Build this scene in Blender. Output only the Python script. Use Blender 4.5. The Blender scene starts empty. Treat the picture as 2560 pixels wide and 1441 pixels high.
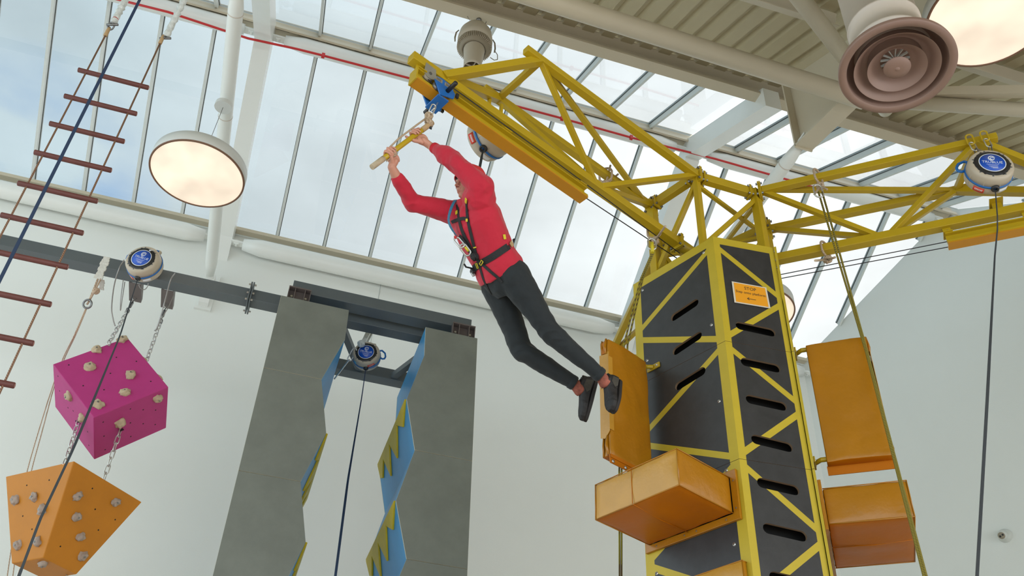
import bpy, bmesh, math, random
from math import sin, cos, tan, pi, radians as RAD, sqrt, atan2
from mathutils import Vector as V, Matrix as M, Quaternion
from mathutils.geometry import delaunay_2d_cdt
from mathutils.bvhtree import BVHTree
from mathutils.noise import noise as pnoise
random.seed(7)
SC = bpy.context.scene
COL = SC.collection

# ------------------------------------------------------------------ survey of the place
# camera calibration (vanishing points of the hall); every position below is a real place in metres
FPX = 2371.0
PIT, YAW, ROL = RAD(39.17), RAD(15.13), RAD(3.384)
CAM = V((0, 0, 1.6))
_f = V((sin(YAW)*cos(PIT), cos(YAW)*cos(PIT), sin(PIT)))
_r = V((cos(YAW), -sin(YAW), 0)); _u = _r.cross(_f)
CR = _r*cos(ROL) + _u*sin(ROL); CU = -_r*sin(ROL) + _u*cos(ROL); CF = _f
def ray(x, y): return (CF*FPX + CR*(x-1280) - CU*(y-720.5)).normalized()
def pT(x, y, t): return CAM + ray(x, y)*t
def pY(x, y, Y): d = ray(x, y); return CAM + d*(Y/d.y)
def pX(x, y, X): d = ray(x, y); return CAM + d*(X/d.x)
def pZ(x, y, Z): d = ray(x, y); return CAM + d*((Z-1.6)/d.z)
def pP(x, y, p, n): d = ray(x, y); return CAM + d*((p-CAM).dot(n)/d.dot(n))

# ------------------------------------------------------------------ materials
MATS = {}
def mat(name, col, rough=.5, metal=0., bump=0., bscale=40., var=0., vscale=3., spec=.5, emit=0., coat=0., sheen=0., stretch=None, sss=0.):
    m = bpy.data.materials.new(name); m.use_nodes = True; nt = m.node_tree; b = nt.nodes['Principled BSDF']
    b.inputs['Base Color'].default_value = (*col, 1); b.inputs['Roughness'].default_value = rough
    b.inputs['Metallic'].default_value = metal; b.inputs['Specular IOR Level'].default_value = spec
    if coat: b.inputs['Coat Weight'].default_value = coat; b.inputs['Coat Roughness'].default_value = .25
    if sheen: b.inputs['Sheen Weight'].default_value = sheen
    if sss: b.inputs['Subsurface Weight'].default_value = sss; b.inputs['Subsurface Scale'].default_value = .02; b.inputs['Subsurface Radius'].default_value = (1, .35, .2)
    if emit: b.inputs['Emission Color'].default_value = (*col, 1); b.inputs['Emission Strength'].default_value = emit
    tc = nt.nodes.new('ShaderNodeTexCoord'); mp = nt.nodes.new('ShaderNodeMapping'); nt.links.new(tc.outputs['Object'], mp.inputs[0])
    if stretch: mp.inputs['Scale'].default_value = stretch
    if bump:
        n = nt.nodes.new('ShaderNodeTexNoise'); n.inputs['Scale'].default_value = bscale; n.inputs['Detail'].default_value = 4
        bp = nt.nodes.new('ShaderNodeBump'); bp.inputs['Strength'].default_value = bump; bp.inputs['Distance'].default_value = .02
        nt.links.new(mp.outputs[0], n.inputs['Vector']); nt.links.new(n.outputs['Fac'], bp.inputs['Height']); nt.links.new(bp.outputs[0], b.inputs['Normal'])
    if var:
        n = nt.nodes.new('ShaderNodeTexNoise'); n.inputs['Scale'].default_value = vscale; n.inputs['Detail'].default_value = 6; n.inputs['Roughness'].default_value = .65
        mr = nt.nodes.new('ShaderNodeMapRange'); mr.inputs['From Min'].default_value = .3; mr.inputs['From Max'].default_value = .7
        mr.inputs['To Min'].default_value = 1-var; mr.inputs['To Max'].default_value = 1+var
        mx = nt.nodes.new('ShaderNodeVectorMath'); mx.operation = 'SCALE'; mx.inputs[0].default_value = col
        nt.links.new(mp.outputs[0], n.inputs['Vector']); nt.links.new(n.outputs['Fac'], mr.inputs['Value'])
        nt.links.new(mr.outputs[0], mx.inputs['Scale']); nt.links.new(mx.outputs[0], b.inputs['Base Color'])
    MATS[name] = m; return m
def stripes_mat(name, ca, cb, scale, rough=.8, axis='Z', thr=.5):
    """twisted or braided rope: two colours in a diagonal wave, with relief"""
    m = mat(name, ca, rough); nt = m.node_tree; b = nt.nodes['Principled BSDF']
    tc = nt.nodes.new('ShaderNodeTexCoord'); w = nt.nodes.new('ShaderNodeTexWave'); w.wave_type = 'BANDS'; w.bands_direction = 'DIAGONAL'
    w.inputs['Scale'].default_value = scale; w.inputs['Distortion'].default_value = .5
    r = nt.nodes.new('ShaderNodeValToRGB'); r.color_ramp.elements[0].position = thr-.1; r.color_ramp.elements[1].position = thr+.1
    r.color_ramp.elements[0].color = (*ca, 1); r.color_ramp.elements[1].color = (*cb, 1)
    nt.links.new(tc.outputs['Object'], w.inputs['Vector']); nt.links.new(w.outputs['Fac'], r.inputs[0]); nt.links.new(r.outputs[0], b.inputs['Base Color'])
    return m
def glass_mat(name, tint, gl=.07):
    m = bpy.data.materials.new(name); m.use_nodes = True; nt = m.node_tree; nt.nodes.clear()
    o = nt.nodes.new('ShaderNodeOutputMaterial'); t = nt.nodes.new('ShaderNodeBsdfTransparent'); g = nt.nodes.new('ShaderNodeBsdfGlossy')
    x = nt.nodes.new('ShaderNodeMixShader'); ge = nt.nodes.new('ShaderNodeNewGeometry')
    t.inputs[0].default_value = (*tint, 1); g.inputs['Roughness'].default_value = .02; g.inputs['Color'].default_value = (.9, .95, 1, 1)
    def mth(op, a, b_=None):
        n = nt.nodes.new('ShaderNodeMath'); n.operation = op
        if isinstance(a, float): n.inputs[0].default_value = a
        else: nt.links.new(a, n.inputs[0])
        if b_ is not None:
            if isinstance(b_, float): n.inputs[1].default_value = b_
            else: nt.links.new(b_, n.inputs[1])
        return n.outputs[0]
    dp = nt.nodes.new('ShaderNodeVectorMath'); dp.operation = 'DOT_PRODUCT'; nt.links.new(ge.outputs['Normal'], dp.inputs[0]); nt.links.new(ge.outputs['Incoming'], dp.inputs[1])
    k = mth('POWER', mth('SUBTRACT', 1., mth('ABSOLUTE', dp.outputs['Value'])), 5.)
    k = mth('ADD', mth('MULTIPLY', k, 1-gl), gl)
    nt.links.new(k, x.inputs[0])
    nt.links.new(t.outputs[0], x.inputs[1]); nt.links.new(g.outputs[0], x.inputs[2]); nt.links.new(x.outputs[0], o.inputs[0])
    MATS[name] = m; return m

mat('wall_paint', (.80, .815, .775), .75, bump=.05, bscale=60, var=.015, vscale=.6)
mat('white_steel', (.80, .81, .77), .3, var=.02, vscale=1.5)
mat('white_frame', (.66, .69, .66), .45)
mat('bar_steel', (.46, .50, .48), .35)
mat('deck', (.50, .43, .27), .55, var=.04, vscale=.8)
mat('cream_steel', (.58, .51, .38), .45, var=.03, vscale=1.2)
mat('floor_mat', (.66, .55, .48), .8, var=.1, vscale=1.)
mat('yellow_paint', (.47, .315, .010), .36, var=.05, vscale=2.5, bump=.02, bscale=90)
mat('rail_orange', (.54, .235, .006), .36, var=.05, vscale=2.5)
mat('panel_yellow', (.50, .37, .022), .5, var=.05, vscale=6, bump=.03, bscale=160)
mat('panel_black', (.030, .030, .031), .42, var=.22, vscale=9, bump=.06, bscale=260)
mat('ply_edge', (.20, .13, .075), .7)
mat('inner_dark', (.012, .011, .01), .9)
mat('vinyl', (.39, .155, .003), .33, var=.06, vscale=3, bump=.55, bscale=6, coat=.2)
mat('vinyl_flap_shade', (.46, .135, .001), .42, var=.05, vscale=3, bump=.2, bscale=6, spec=.3)  # hems and seams, and pad undersides with their shade put into the colour
mat('vinyl_glare', (.50, .25, .03), .30, var=.08, vscale=4, bump=.5, bscale=5, coat=.2)  # glare on the outward pad faces, put into the colour
mat('grey_beam', (.105, .125, .135), .42, var=.05, vscale=3)
mat('board_grey', (.185, .20, .175), .68, var=.10, vscale=3.2, bump=.05, bscale=200)
mat('board_edge', (.72, .68, .55), .7)
mat('board_blue', (.05, .31, .60), .42, var=.10, vscale=2.5, stretch=(1, 1, .25))
mat('flame_yellow', (.62, .45, .015), .5, var=.08, vscale=8)
mat('pink_ply', (.44, .030, .19), .62, var=.05, vscale=5, bump=.05, bscale=150)
mat('orange_ply', (.50, .18, .004), .55, var=.06, vscale=4, bump=.05, bscale=150)
mat('hold_resin', (.50, .40, .27), .8, var=.15, vscale=18, bump=.3, bscale=30)
mat('hold_resin_grey', (.38, .30, .25), .8, var=.15, vscale=18, bump=.3, bscale=30)
mat('zinc', (.62, .62, .60), .32, metal=.85, var=.1, vscale=30)
mat('dark_zinc', (.22, .22, .22), .38, metal=.8)
mat('brown_steel', (.14, .115, .11), .45, var=.05)
mat('rung_wood', (.13, .040, .033), .55, var=.15, vscale=14, stretch=(1, 1, 1))
mat('rung_end', (.42, .20, .17), .7)
mat('clear_sleeve', (.62, .66, .64), .3, var=.2, vscale=30, bump=.6, bscale=40)
mat('white_tape', (.66, .64, .58), .6, var=.1, vscale=20, bump=.6, bscale=30)
stripes_mat('beige_rope', (.38, .26, .17), (.62, .48, .36), 55)
stripes_mat('tan_rope', (.34, .24, .15), (.52, .40, .28), 60)
stripes_mat('ladder_rope', (.13, .06, .035), (.34, .20, .12), 40)
stripes_mat('green_rope', (.30, .26, .02), (.10, .06, .02), 42)
mat('webbing_blue', (.012, .03, .075), .7)
mat('webbing_dark', (.025, .03, .035), .7)
mat('cable_black', (.02, .018, .022), .5)
mat('wire_steel', (.35, .34, .33), .4, metal=.7)
mat('red_cable', (.55, .02, .02), .45)
mat('beige_shell', (.50, .43, .33), .42, var=.03, vscale=6)
mat('blue_band', (.01, .14, .45), .4)
mat('blue_label', (.008, .085, .52), .38)
mat('label_white', (.75, .78, .80), .5)
mat('label_red', (.70, .06, .03), .45)
mat('label_cyan', (.12, .45, .65), .45)
mat('black_plastic', (.018, .018, .02), .4)
mat('trolley_blue', (.015, .13, .42), .38, var=.06, vscale=8)
mat('steel_plate', (.50, .50, .47), .3, metal=.7, var=.08, vscale=10)
mat('lamp_shell', (.62, .63, .60), .4)
mat('lamp_rim', (.20, .10, .055), .5)
mat('fan_shell', (.56, .50, .40), .5, var=.02)
mat('fan_dark', (.30, .26, .19), .6)
mat('diffuser', (.30, .19, .15), .45, var=.02)
mat('duct', (.66, .58, .50), .42)
mat('paper_orange', (.80, .33, .012), .5)
mat('paper_edge', (.66, .60, .50), .5)
mat('ink', (.09, .05, .02), .7)
mat('cctv_shell', (.62, .64, .60), .35)
mat('jacket', (.50, .007, .030), .78, bump=.5, bscale=9, var=.04, vscale=5, sheen=.2)
mat('jacket_dark', (.52, .01, .025), .8, bump=.3, bscale=14)
mat('trousers', (.010, .0145, .017), .82, bump=.55, bscale=8, var=.18, vscale=4, sheen=.1)
mat('skin', (.56, .27, .19), .5, var=.06, vscale=14, sss=.15)
mat('lips', (.42, .13, .11), .5)
mat('sock', (.30, .09, .06), .85, var=.45, vscale=26)
mat('hair', (.02, .015, .014), .7)
mat('hat', (.58, .03, .035), .8, bump=.3, bscale=30)
mat('shoe', (.012, .010, .010), .62, bump=.3, bscale=40)
mat('shoe_patch', (.05, .044, .034), .8, var=.2, vscale=30)
mat('shoe_sole', (.016, .012, .011), .7)
mat('lace', (.09, .085, .08), .8)
mat('strap_black', (.012, .012, .013), .7, bump=.3, bscale=120)
mat('strap_yellow', (.62, .50, .02), .6)
mat('strap_blue', (.03, .16, .27), .6)
mat('tan_patch', (.45, .30, .15), .8)
glass_mat('pane_glass', (.58, .59, .59), .04)
def lamp_mat():
    m = bpy.data.materials.new('lamp_glow'); m.use_nodes = True; nt = m.node_tree; b = nt.nodes['Principled BSDF']
    b.inputs['Base Color'].default_value = (.5, .45, .40, 1)
    b.inputs['Emission Color'].default_value = (1, .82, .62, 1); b.inputs['Emission Strength'].default_value = .75
    n = nt.nodes.new('ShaderNodeTexNoise'); n.inputs['Scale'].default_value = 2.2; tc = nt.nodes.new('ShaderNodeTexCoord')
    mr = nt.nodes.new('ShaderNodeMapRange'); mr.inputs['From Min'].default_value = .35; mr.inputs['From Max'].default_value = .65; mr.inputs['To Min'].default_value = .50; mr.inputs['To Max'].default_value = .72
    nt.links.new(tc.outputs['Object'], n.inputs['Vector']); nt.links.new(n.outputs['Fac'], mr.inputs[0]); nt.links.new(mr.outputs[0], b.inputs['Emission Strength'])
    MATS['lamp_glow'] = m
lamp_mat()

# ------------------------------------------------------------------ object helpers
def setp(o, label=None, cat=None, group=None, kind=None):
    if label: o['label'] = label
    if cat: o['category'] = cat
    if group: o['group'] = group
    if kind: o['kind'] = kind
    return o
def empty(name, loc, label=None, cat=None, group=None, kind=None):
    o = bpy.data.objects.new(name, None); o.empty_display_size = .1; COL.objects.link(o); o.location = loc
    o['_w'] = 1; del o['_w']
    WORLD[o.name] = V(loc)
    return setp(o, label, cat, group, kind)
WORLD = {}
def wloc(o): return WORLD.get(o.name, V((0, 0, 0)))
def link_mesh(name, me, parent=None, loc=None):
    """me is in world coordinates; the object's origin is put at loc (its base) or at its parent's"""
    if loc is None:
        if parent is not None: loc = wloc(parent)
        else:
            cs = [v.co for v in me.vertices]
            loc = V((sum(c.x for c in cs)/len(cs), sum(c.y for c in cs)/len(cs), min(c.z for c in cs)))
    me.transform(M.Translation(-V(loc)))
    o = bpy.data.objects.new(name, me); COL.objects.link(o)
    if parent is not None: o.parent = parent; o.location = V(loc)-wloc(parent)
    else: o.location = loc
    WORLD[o.name] = V(loc)
    return o
class MB:
    def __init__(s): s.v = []; s.f = []; s.m = []; s.sm = []; s.mats = []
    def mi(s, m):
        if m not in s.mats: s.mats.append(m)
        return s.mats.index(m)
    def add(s, vs, fs, m=None, sm=False):
        o = len(s.v); s.v += [V(v) for v in vs]; i = s.mi(m) if m else 0
        for f in fs: s.f.append([a+o for a in f]); s.m.append(i); s.sm.append(sm)
    def hexa(s, c8, m=None):  # 8 corners: bottom 4 ccw, top 4 ccw
        s.add(c8, [(3, 2, 1, 0), (4, 5, 6, 7), (0, 1, 5, 4), (1, 2, 6, 5), (2, 3, 7, 6), (3, 0, 4, 7)], m)
    def box(s, lo, hi, m=None):
        x0, y0, z0 = lo; x1, y1, z1 = hi
        s.hexa([(x0, y0, z0), (x1, y0, z0), (x1, y1, z0), (x0, y1, z0), (x0, y0, z1), (x1, y0, z1), (x1, y1, z1), (x0, y1, z1)], m)
    def obox(s, c, ax, ay, az, m=None):  # centre and half axes
        c = V(c); s.hexa([c-ax-ay-az, c+ax-ay-az, c+ax+ay-az, c-ax+ay-az, c-ax-ay+az, c+ax-ay+az, c+ax+ay+az, c-ax+ay+az], m)
    def bar(s, p, q, w, h, up=V((0, 0, 1)), m=None, cap=0.):
        p = V(p); q = V(q); d = (q-p).normalized(); sd = d.cross(V(up))
        if sd.length < 1e-4: sd = d.cross(V((1, 0, 0)))
        sd.normalize(); u = sd.cross(d).normalized()
        p = p-d*cap; q = q+d*cap
        s.obox((p+q)/2, sd*w/2, d*((q-p).length/2), u*h/2, m)
    def ring(s, c, x, y, r, n): return [V(c)+x*(r*cos(2*pi*i/n))+y*(r*sin(2*pi*i/n)) for i in range(n)]
    def tube(s, pts, r, n=10, m=None, closed=False, cap=True, sm=True):
        pts = [V(p) for p in pts]; k = len(pts); rs = r if isinstance(r, (list, tuple)) else [r]*k
        o = len(s.v); i0 = s.mi(m) if m else 0; prev = None
        for i, p in enumerate(pts):
            a = pts[i-1] if (i or closed) else p; b = pts[(i+1) % k] if (i < k-1 or closed) else p
            d = (b-a).normalized()
            if prev is None:
                x = d.orthogonal().normalized()
            else:
                x = prev-d*prev.dot(d)
                x = x.normalized() if x.length > 1e-6 else d.orthogonal().normalized()
            prev = x; y = d.cross(x)
            s.v += s.ring(p, x, y, rs[i], n)
        segs = k if closed else k-1
        for i in range(segs):
            for j in range(n):
                a = o+i*n+j; b = o+i*n+(j+1) % n; c = o+((i+1) % k)*n+(j+1) % n; d_ = o+((i+1) % k)*n+j
                s.f.append([a, b, c, d_]); s.m.append(i0); s.sm.append(sm)
        if cap and not closed:
            s.f.append([o+j for j in range(n)][::-1]); s.m.append(i0); s.sm.append(False)
            s.f.append([o+(k-1)*n+j for j in range(n)]); s.m.append(i0); s.sm.append(False)
    def lathe(s, prof, mtx=M.Identity(4), n=48, m=None, sm=True, mfn=None):
        o = len(s.v); i0 = s.mi(m) if m else 0
        for r, z in prof:
            for j in range(n): s.v.append(mtx @ V((r*cos(2*pi*j/n), r*sin(2*pi*j/n), z)))
        for i in range(len(prof)-1):
            for j in range(n):
                s.f.append([o+i*n+j, o+i*n+(j+1) % n, o+(i+1)*n+(j+1) % n, o+(i+1)*n+j]); s.m.append(i0); s.sm.append(sm)
    def prism(s, poly, ext, m=None, mside=None):
        poly = [V(p) for p in poly]; n = len(poly); o = len(s.v); ext = V(ext)
        s.v += poly+[p+ext for p in poly]; i0 = s.mi(m) if m else 0; i1 = s.mi(mside) if mside else i0
        s.f.append(list(range(o, o+n))[::-1]); s.m.append(i0); s.sm.append(False)
        s.f.append(list(range(o+n, o+2*n))); s.m.append(i0); s.sm.append(False)
        for i in range(n): s.f.append([o+i, o+(i+1) % n, o+n+(i+1) % n, o+n+i]); s.m.append(i1); s.sm.append(False)
    def sphere(s, c, r, n=12, m=None, mtx=None, sm=True):
        c = V(c); o = len(s.v); i0 = s.mi(m) if m else 0; k = n//2
        for i in range(k+1):
            th = pi*i/k
            for j in range(n):
                p = V((sin(th)*cos(2*pi*j/n), sin(th)*sin(2*pi*j/n), cos(th)))
                s.v.append(c+((mtx @ p) if mtx else p*r))
        for i in range(k):
            for j in range(n): s.f.append([o+i*n+j, o+(i+1)*n+j, o+(i+1)*n+(j+1) % n, o+i*n+(j+1) % n]); s.m.append(i0); s.sm.append(sm)
    def mesh(s, name):
        me = bpy.data.meshes.new(name); me.from_pydata([tuple(v) for v in s.v], [], s.f)
        for mm in (s.mats or ['white_steel']): me.materials.append(MATS[mm])
        for p, a, b in zip(me.polygons, s.m, s.sm): p.material_index = a; p.use_smooth = b
        bm = bmesh.new(); bm.from_mesh(me); bmesh.ops.remove_doubles(bm, verts=bm.verts, dist=1e-6)
        bmesh.ops.recalc_face_normals(bm, faces=bm.faces); bm.to_mesh(me); bm.free(); me.update()
        return me
    def build(s, name, parent=None, loc=None, bevel=0., seg=2, **kw):
        o = link_mesh(name, s.mesh(name), parent, loc)
        if bevel:
            b = o.modifiers.new('bevel', 'BEVEL'); b.width = bevel; b.segments = seg; b.limit_method = 'ANGLE'; b.angle_limit = RAD(35)
        return setp(o, **kw)
def one(name, fn, mname, parent=None, **kw):
    """a single mesh made by fn(MB)"""
    b = MB(); b.mi(mname); fn(b); return b.build(name, parent, **kw)
def text(body, size, mname, mtx, name, parent, depth=.0006, align='CENTER'):
    cu = bpy.data.curves.new(name, 'FONT'); cu.body = body; cu.size = size; cu.extrude = depth; cu.align_x = align; cu.align_y = 'CENTER'; cu.resolution_u = 3
    ob = bpy.data.objects.new('tmp', cu); COL.objects.link(ob); dg = bpy.context.evaluated_depsgraph_get()
    me = bpy.data.meshes.new_from_object(ob.evaluated_get(dg)); bpy.data.objects.remove(ob); bpy.data.curves.remove(cu)
    me.transform(mtx); me.materials.clear(); me.materials.append(MATS[mname]); me.name = name
    return link_mesh(name, me, parent)
def copy_tree(o, parent=None, first=True):
    c = o.copy(); COL.objects.link(c)
    if parent is not None: c.parent = parent
    for ch in list(o.children): copy_tree(ch, c, False)
    return c
def catenary(a, b, sag, n=12, side=V((0, 0, -1))):
    a = V(a); b = V(b); return [a.lerp(b, i/n)+V(side)*(sag*4*(i/n)*(1-i/n)) for i in range(n+1)]
def chain(mb, a, b, pitch=.07, w=.04, r=.006, m='zinc'):
    a = V(a); b = V(b); d = b-a; n = max(1, round(d.length/pitch)); d.normalize(); x = d.orthogonal().normalized(); y = d.cross(x); L = (b-a).length/n
    for i in range(n):
        s = x if i % 2 else y; c = a+d*(L*(i+.5)); h = L/2+r*.9; pts = []
        for k in range(14):
            t = 2*pi*k/14; pts.append(c+s*(w/2*cos(t))+d*((h-w/2)*(1 if sin(t) > 0 else -1)*(1 if abs(sin(t)) > 1e-6 else 0)+w/2*sin(t)))
        mb.tube(pts, r, 6, m, closed=True)
def link_loop(mb, a, b, w, r, m='zinc', side=None, n=18):
    a = V(a); b = V(b); d = (b-a); h = d.length/2; d.normalize(); s = (side-d*side.dot(d)).normalized() if side is not None else d.orthogonal().normalized()
    c = (a+b)/2; pts = []
    for k in range(n):
        t = 2*pi*(k+.5)/n; pts.append(c+s*(w/2*cos(t))+d*((h-w/2)*(1 if sin(t) > 0 else -1)+w/2*sin(t)))
    mb.tube(pts, r, 7, m, closed=True)
def loft2(b, secs):
    o = len(b.v)
    for c, x, y in secs: b.v += [c-x-y, c+x-y, c+x+y, c-x+y]
    n = len(secs)
    for i in range(n-1):
        for j in range(4): b.f.append([o+4*i+j, o+4*i+(j+1) % 4, o+4*i+4+(j+1) % 4, o+4*i+4+j]); b.m.append(0); b.sm.append(False)
    b.f += [[o+3, o+2, o+1, o], [o+4*n-4, o+4*n-3, o+4*n-2, o+4*n-1]]; b.m += [0, 0]; b.sm += [False]*2
def down_to(P, z=.35):
    """carry a rope on along its last stretch until it is near the floor"""
    P = [V(p) for p in P]; d = P[-1]-P[-2]; d = (d+V((0, 0, -abs(d.z)*.6))); return P+[P[-1]+d*((P[-1].z-z)/max(.05, -d.z))]
UP = V((0, 0, 1)); XA = V((1, 0, 0)); YA = V((0, 1, 0))
# ------------------------------------------------------------------ the hall
T30 = tan(RAD(30)); NN = V((0, .5, cos(RAD(30)))); NS = V((0, -.5, cos(RAD(30))))
EAVE = V((0, 12, 11.57)); RIDGE = V((0, 9.13, 13.21))
def zN(y): return EAVE.z+(12-y)*T30
def zS(y): return RIDGE.z-(9.13-y)*T30
KX = lambda k: -1.44+.7475*k
RAF = [-8.1, -1.44, 5.28]
CORN = V((8.72, 12, 0)); GD = V((10.13-8.72, 9.07-12, 0)).normalized()
def gx(y): return CORN.x+(12-y)*(-GD.x/GD.y)
wall = one('wall_back', lambda b: b.box((-12, 12, 0), (8.95, 12.25, 11.55)), 'wall_paint', kind='structure')
b = MB(); b.mi('wall_paint')   # gable wall: its top follows both slopes of the roof
prof = [(12, 0), (12, zN(12)), (9.13, RIDGE.z), (7.2, zS(7.2)), (7.2, zS(7.2)+.3), (-3, zS(-3)+.3), (-3, 0)]
b.prism([(gx(y), y, z) for y, z in prof], (-GD.y*.25, GD.x*.25, 0)); b.build('wall_right', kind='structure')
one('floor', lambda b: b.box((-14, -6, -.2), (16, 12.25, 0)), 'floor_mat', kind='structure')
one('trim_1', lambda b: b.box((1.055, 11.994, 9.95), (1.062, 12, 11.3)), 'bar_steel', kind='structure', label='thin vertical joint in the plaster of the back wall')

# glazing, one window for every bay of every slope: glass, glazing bars, frame
def xw(y, x): return min(x, gx(y)-.01)
wn = 0
bays = [(-8.1, -1.44, [-1.44-.733*k for k in range(1, 9)]), (-1.44, 5.28, [KX(k) for k in range(1, 9)]), (5.28, 12.0, [5.28+.755*k for k in range(1, 8)])]
for x0, x1, xs in bays:
    for side in 'NS':
        wn += 1
        if side == 'N': ya, za, yb, zb, nn = 11.98, zN(11.98), 9.19, zN(9.19), NN
        else: ya, za, yb, zb, nn = 9.07, zS(9.07), 7.16, zS(7.16), NS
        xa, xb = x0+.05, x1-.05
        def X(x, y): return x if x1 < 8 else min(x, gx(y)+.06)
        W = empty(f'window_{wn}', ((xa+X(xb, ya))/2, ya, za), kind='structure')
        one('glass', lambda b: b.prism([(xa, ya, za), (X(xb, ya), ya, za), (X(xb, yb), yb, zb), (xa, yb, zb)], nn*.012), 'pane_glass', W)
        for x in xs:
            y0, y1 = ya, yb
            if x > gx(12)-.1:  # the bar runs into the slanted gable wall
                yl = 12-(x-CORN.x)/(-GD.x/GD.y)-.05
                if yl < min(ya, yb)+.15: continue
                if side == 'N': y0 = min(ya, yl)
                else: y0 = min(ya, yl)
            zf = zN if side == 'N' else zS
            p, q = V((x, y0, zf(y0)))-nn*.045, V((x, y1, zf(y1)))-nn*.045
            one('glazing_bar', lambda b: (b.bar(p, q, .036, .085, nn, 'white_frame'), b.bar(p+nn*.07, q+nn*.07, .058, .03, nn, 'bar_steel')), 'white_frame', W)
        def fr(b):
            for (y, z) in ((ya, za), (yb, zb)):
                b.bar(V((xa, y, z))-nn*.03, V((X(xb, y), y, z))-nn*.03, .10, .10, nn, 'white_frame')
        one('window_frame', fr, 'white_frame', W)

# gutter and flashing strips that carry the glass: eave, ridge
def strips(b, y, z, nn, w1, off):
    b.bar(V((-12, y, z))-nn*off, V((gx(y)-.03, y, z))-nn*off, w1, .06, nn)
one('trim_2', lambda b: strips(b, 11.93, 11.56, V((0, 0, 1)), .16, .03), 'cream_steel', kind='structure', label='pale sill strip along the foot of the roof glass')
def ridge(b):
    b.bar((-12, 9.13, 13.12), (gx(9.13)-.05, 9.13, 13.12), .20, .16, UP)
    b.bar((-12, 9.0, 13.0), (gx(9.0)-.05, 9.0, 13.0), .03, .09, V((0, .3, 1)))
one('trim_3', ridge, 'cream_steel', kind='structure', label='cream ridge strip between the two slopes of glass')
# slots in the ridge strip
def slots(b):
    x = -11.5
    while x < 9.6: b.bar((x, 9.065, 13.033), (x+.30, 9.065, 13.033), .014, .012, UP); x += .42
one('trim_4', slots, 'fan_dark', kind='structure', label='row of narrow dark vent slots under the ridge strip')

# steel frames: rafters on both slopes, haunch with the end of the tie
def rafter(X, nm):
    R = empty(nm, (X, 12, 10.2), kind='structure', label='white steel roof frame rising to the ridge')
    w = .235
    def low(b):
        c0 = V((X, 11.99, zN(11.99)))-NN*.26; c1 = V((X, 9.13, zN(9.13)))-NN*.26
        b.prism([(X-w/2, 12, zN(12)-.14), (X-w/2, 12, zN(12)-.62), (X-w/2, 11.75, zN(11.75)-.48), (X-w/2, 9.13, RIDGE.z-.50), (X-w/2, 9.13, RIDGE.z-.10)], (w, 0, 0))
    def upp(b):
        b.prism([(X-w/2, 9.13, RIDGE.z-.10), (X-w/2, 9.13, RIDGE.z-.46), (X-w/2, 6.9, zS(6.9)-.46), (X-w/2, 6.9, zS(6.9)-.10)], (w, 0, 0))
    def south(b):
        P = [(6.50, 10.28), (5.62, 10.08), (4.6, 9.82), (3.8, 9.72), (-3, zS(-3)-.4)]
        b.prism([(X-.012, 6.50, 11.55)]+[(X-.012, y, z) for y, z in P]+[(X-.012, -3, zS(-3)+.02)], (.024, 0, 0))
        for i in range(4): b.bar((X, *P[i]), (X, *P[i+1]), .23, .025, UP)
        b.obox((X, 6.50, 10.93), XA*.115, YA*.012, UP*.68)
    one('rafter', low, 'white_steel', R); one('rafter', upp, 'white_steel', R); one('haunch', south, 'cream_steel', R)
for i, X in enumerate(RAF): rafter(X, f'trim_{5+i}')

def cone_tube(p, q, r, name, label, group=None, ends=True, m='white_steel', joints=()):
    """round tube with narrowed ends, pinned by lugs"""
    p = V(p); q = V(q); d = (q-p).normalized(); R = empty(name, (p+q)/2, label, 'roof tube', group)
    a = .28 if ends else 0
    if ends: one('tube', lambda b: b.tube([p+d*.16, p+d*.17, p+d*(.17+a), q-d*(.17+a), q-d*.17, q-d*.16], [r*.1, r*.68, r, r, r*.68, r*.1], 28, cap=True), m, R)
    else: one('tube', lambda b: b.tube([p, q], r, 28), m, R)
    if ends:
        for e, s in ((p, 1), (q, -1)):
            def lug(b):
                b.obox(e+d*s*.10, d*.11, d.cross(UP).normalized()*.055, UP*.014, m)
                b.lathe([(0, .03), (.045, .03), (.045, -.03), (0, -.03)], M.Translation(e+d*s*.07)@M.Rotation(RAD(90), 4, 'X'), 16, m, False)
                b.lathe([(0, .02), (.028, .02), (.028, -.03), (0, -.03)], M.Translation(e+d*s*.07-UP*.012), 12, 'zinc', False)
            one('lug', lug, m, R)
    for t in joints:
        c = p+d*t; x = d.orthogonal().normalized(); y = d.cross(x)
        one('joint_ring', lambda b: b.lathe([(r+.001, -.006), (r+.004, -.005), (r+.004, .005), (r+.001, .006)], M.Translation(c)@d.to_track_quat('Z', 'Y').to_matrix().to_4x4(), 28), 'duct', R)
    return R
gR = 'white round tubes under the glass roof'
for k, (a, c) in enumerate([(-8.1, -1.44), (-1.44, 5.28), (5.28, 9.0)]):
    cc = c-.12; aa = a+.12
    w3 = ['leftmost bay, behind the rope ladder', 'middle bay, above the red-clad climber', 'bay beside the slanted gable wall']
    if k < 2: cone_tube((aa, 11.82, 11.20), (cc, 11.82, 11.20), .135, 'roof_tube', 'thick white tube along the top of the back wall, '+w3[k], gR)
    cone_tube((aa, 9.12, 12.89), (cc if k < 2 else 9.85, 9.12, 12.89), .115, 'roof_tube', 'white tube running below the glass ridge, '+w3[k], gR)
cone_tube((5.28+.12, 11.82, 11.20), (8.72, 11.82, 11.20), .135, 'roof_tube', 'thick white tube on top of the back wall, short length by the gable corner', gR)
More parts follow.
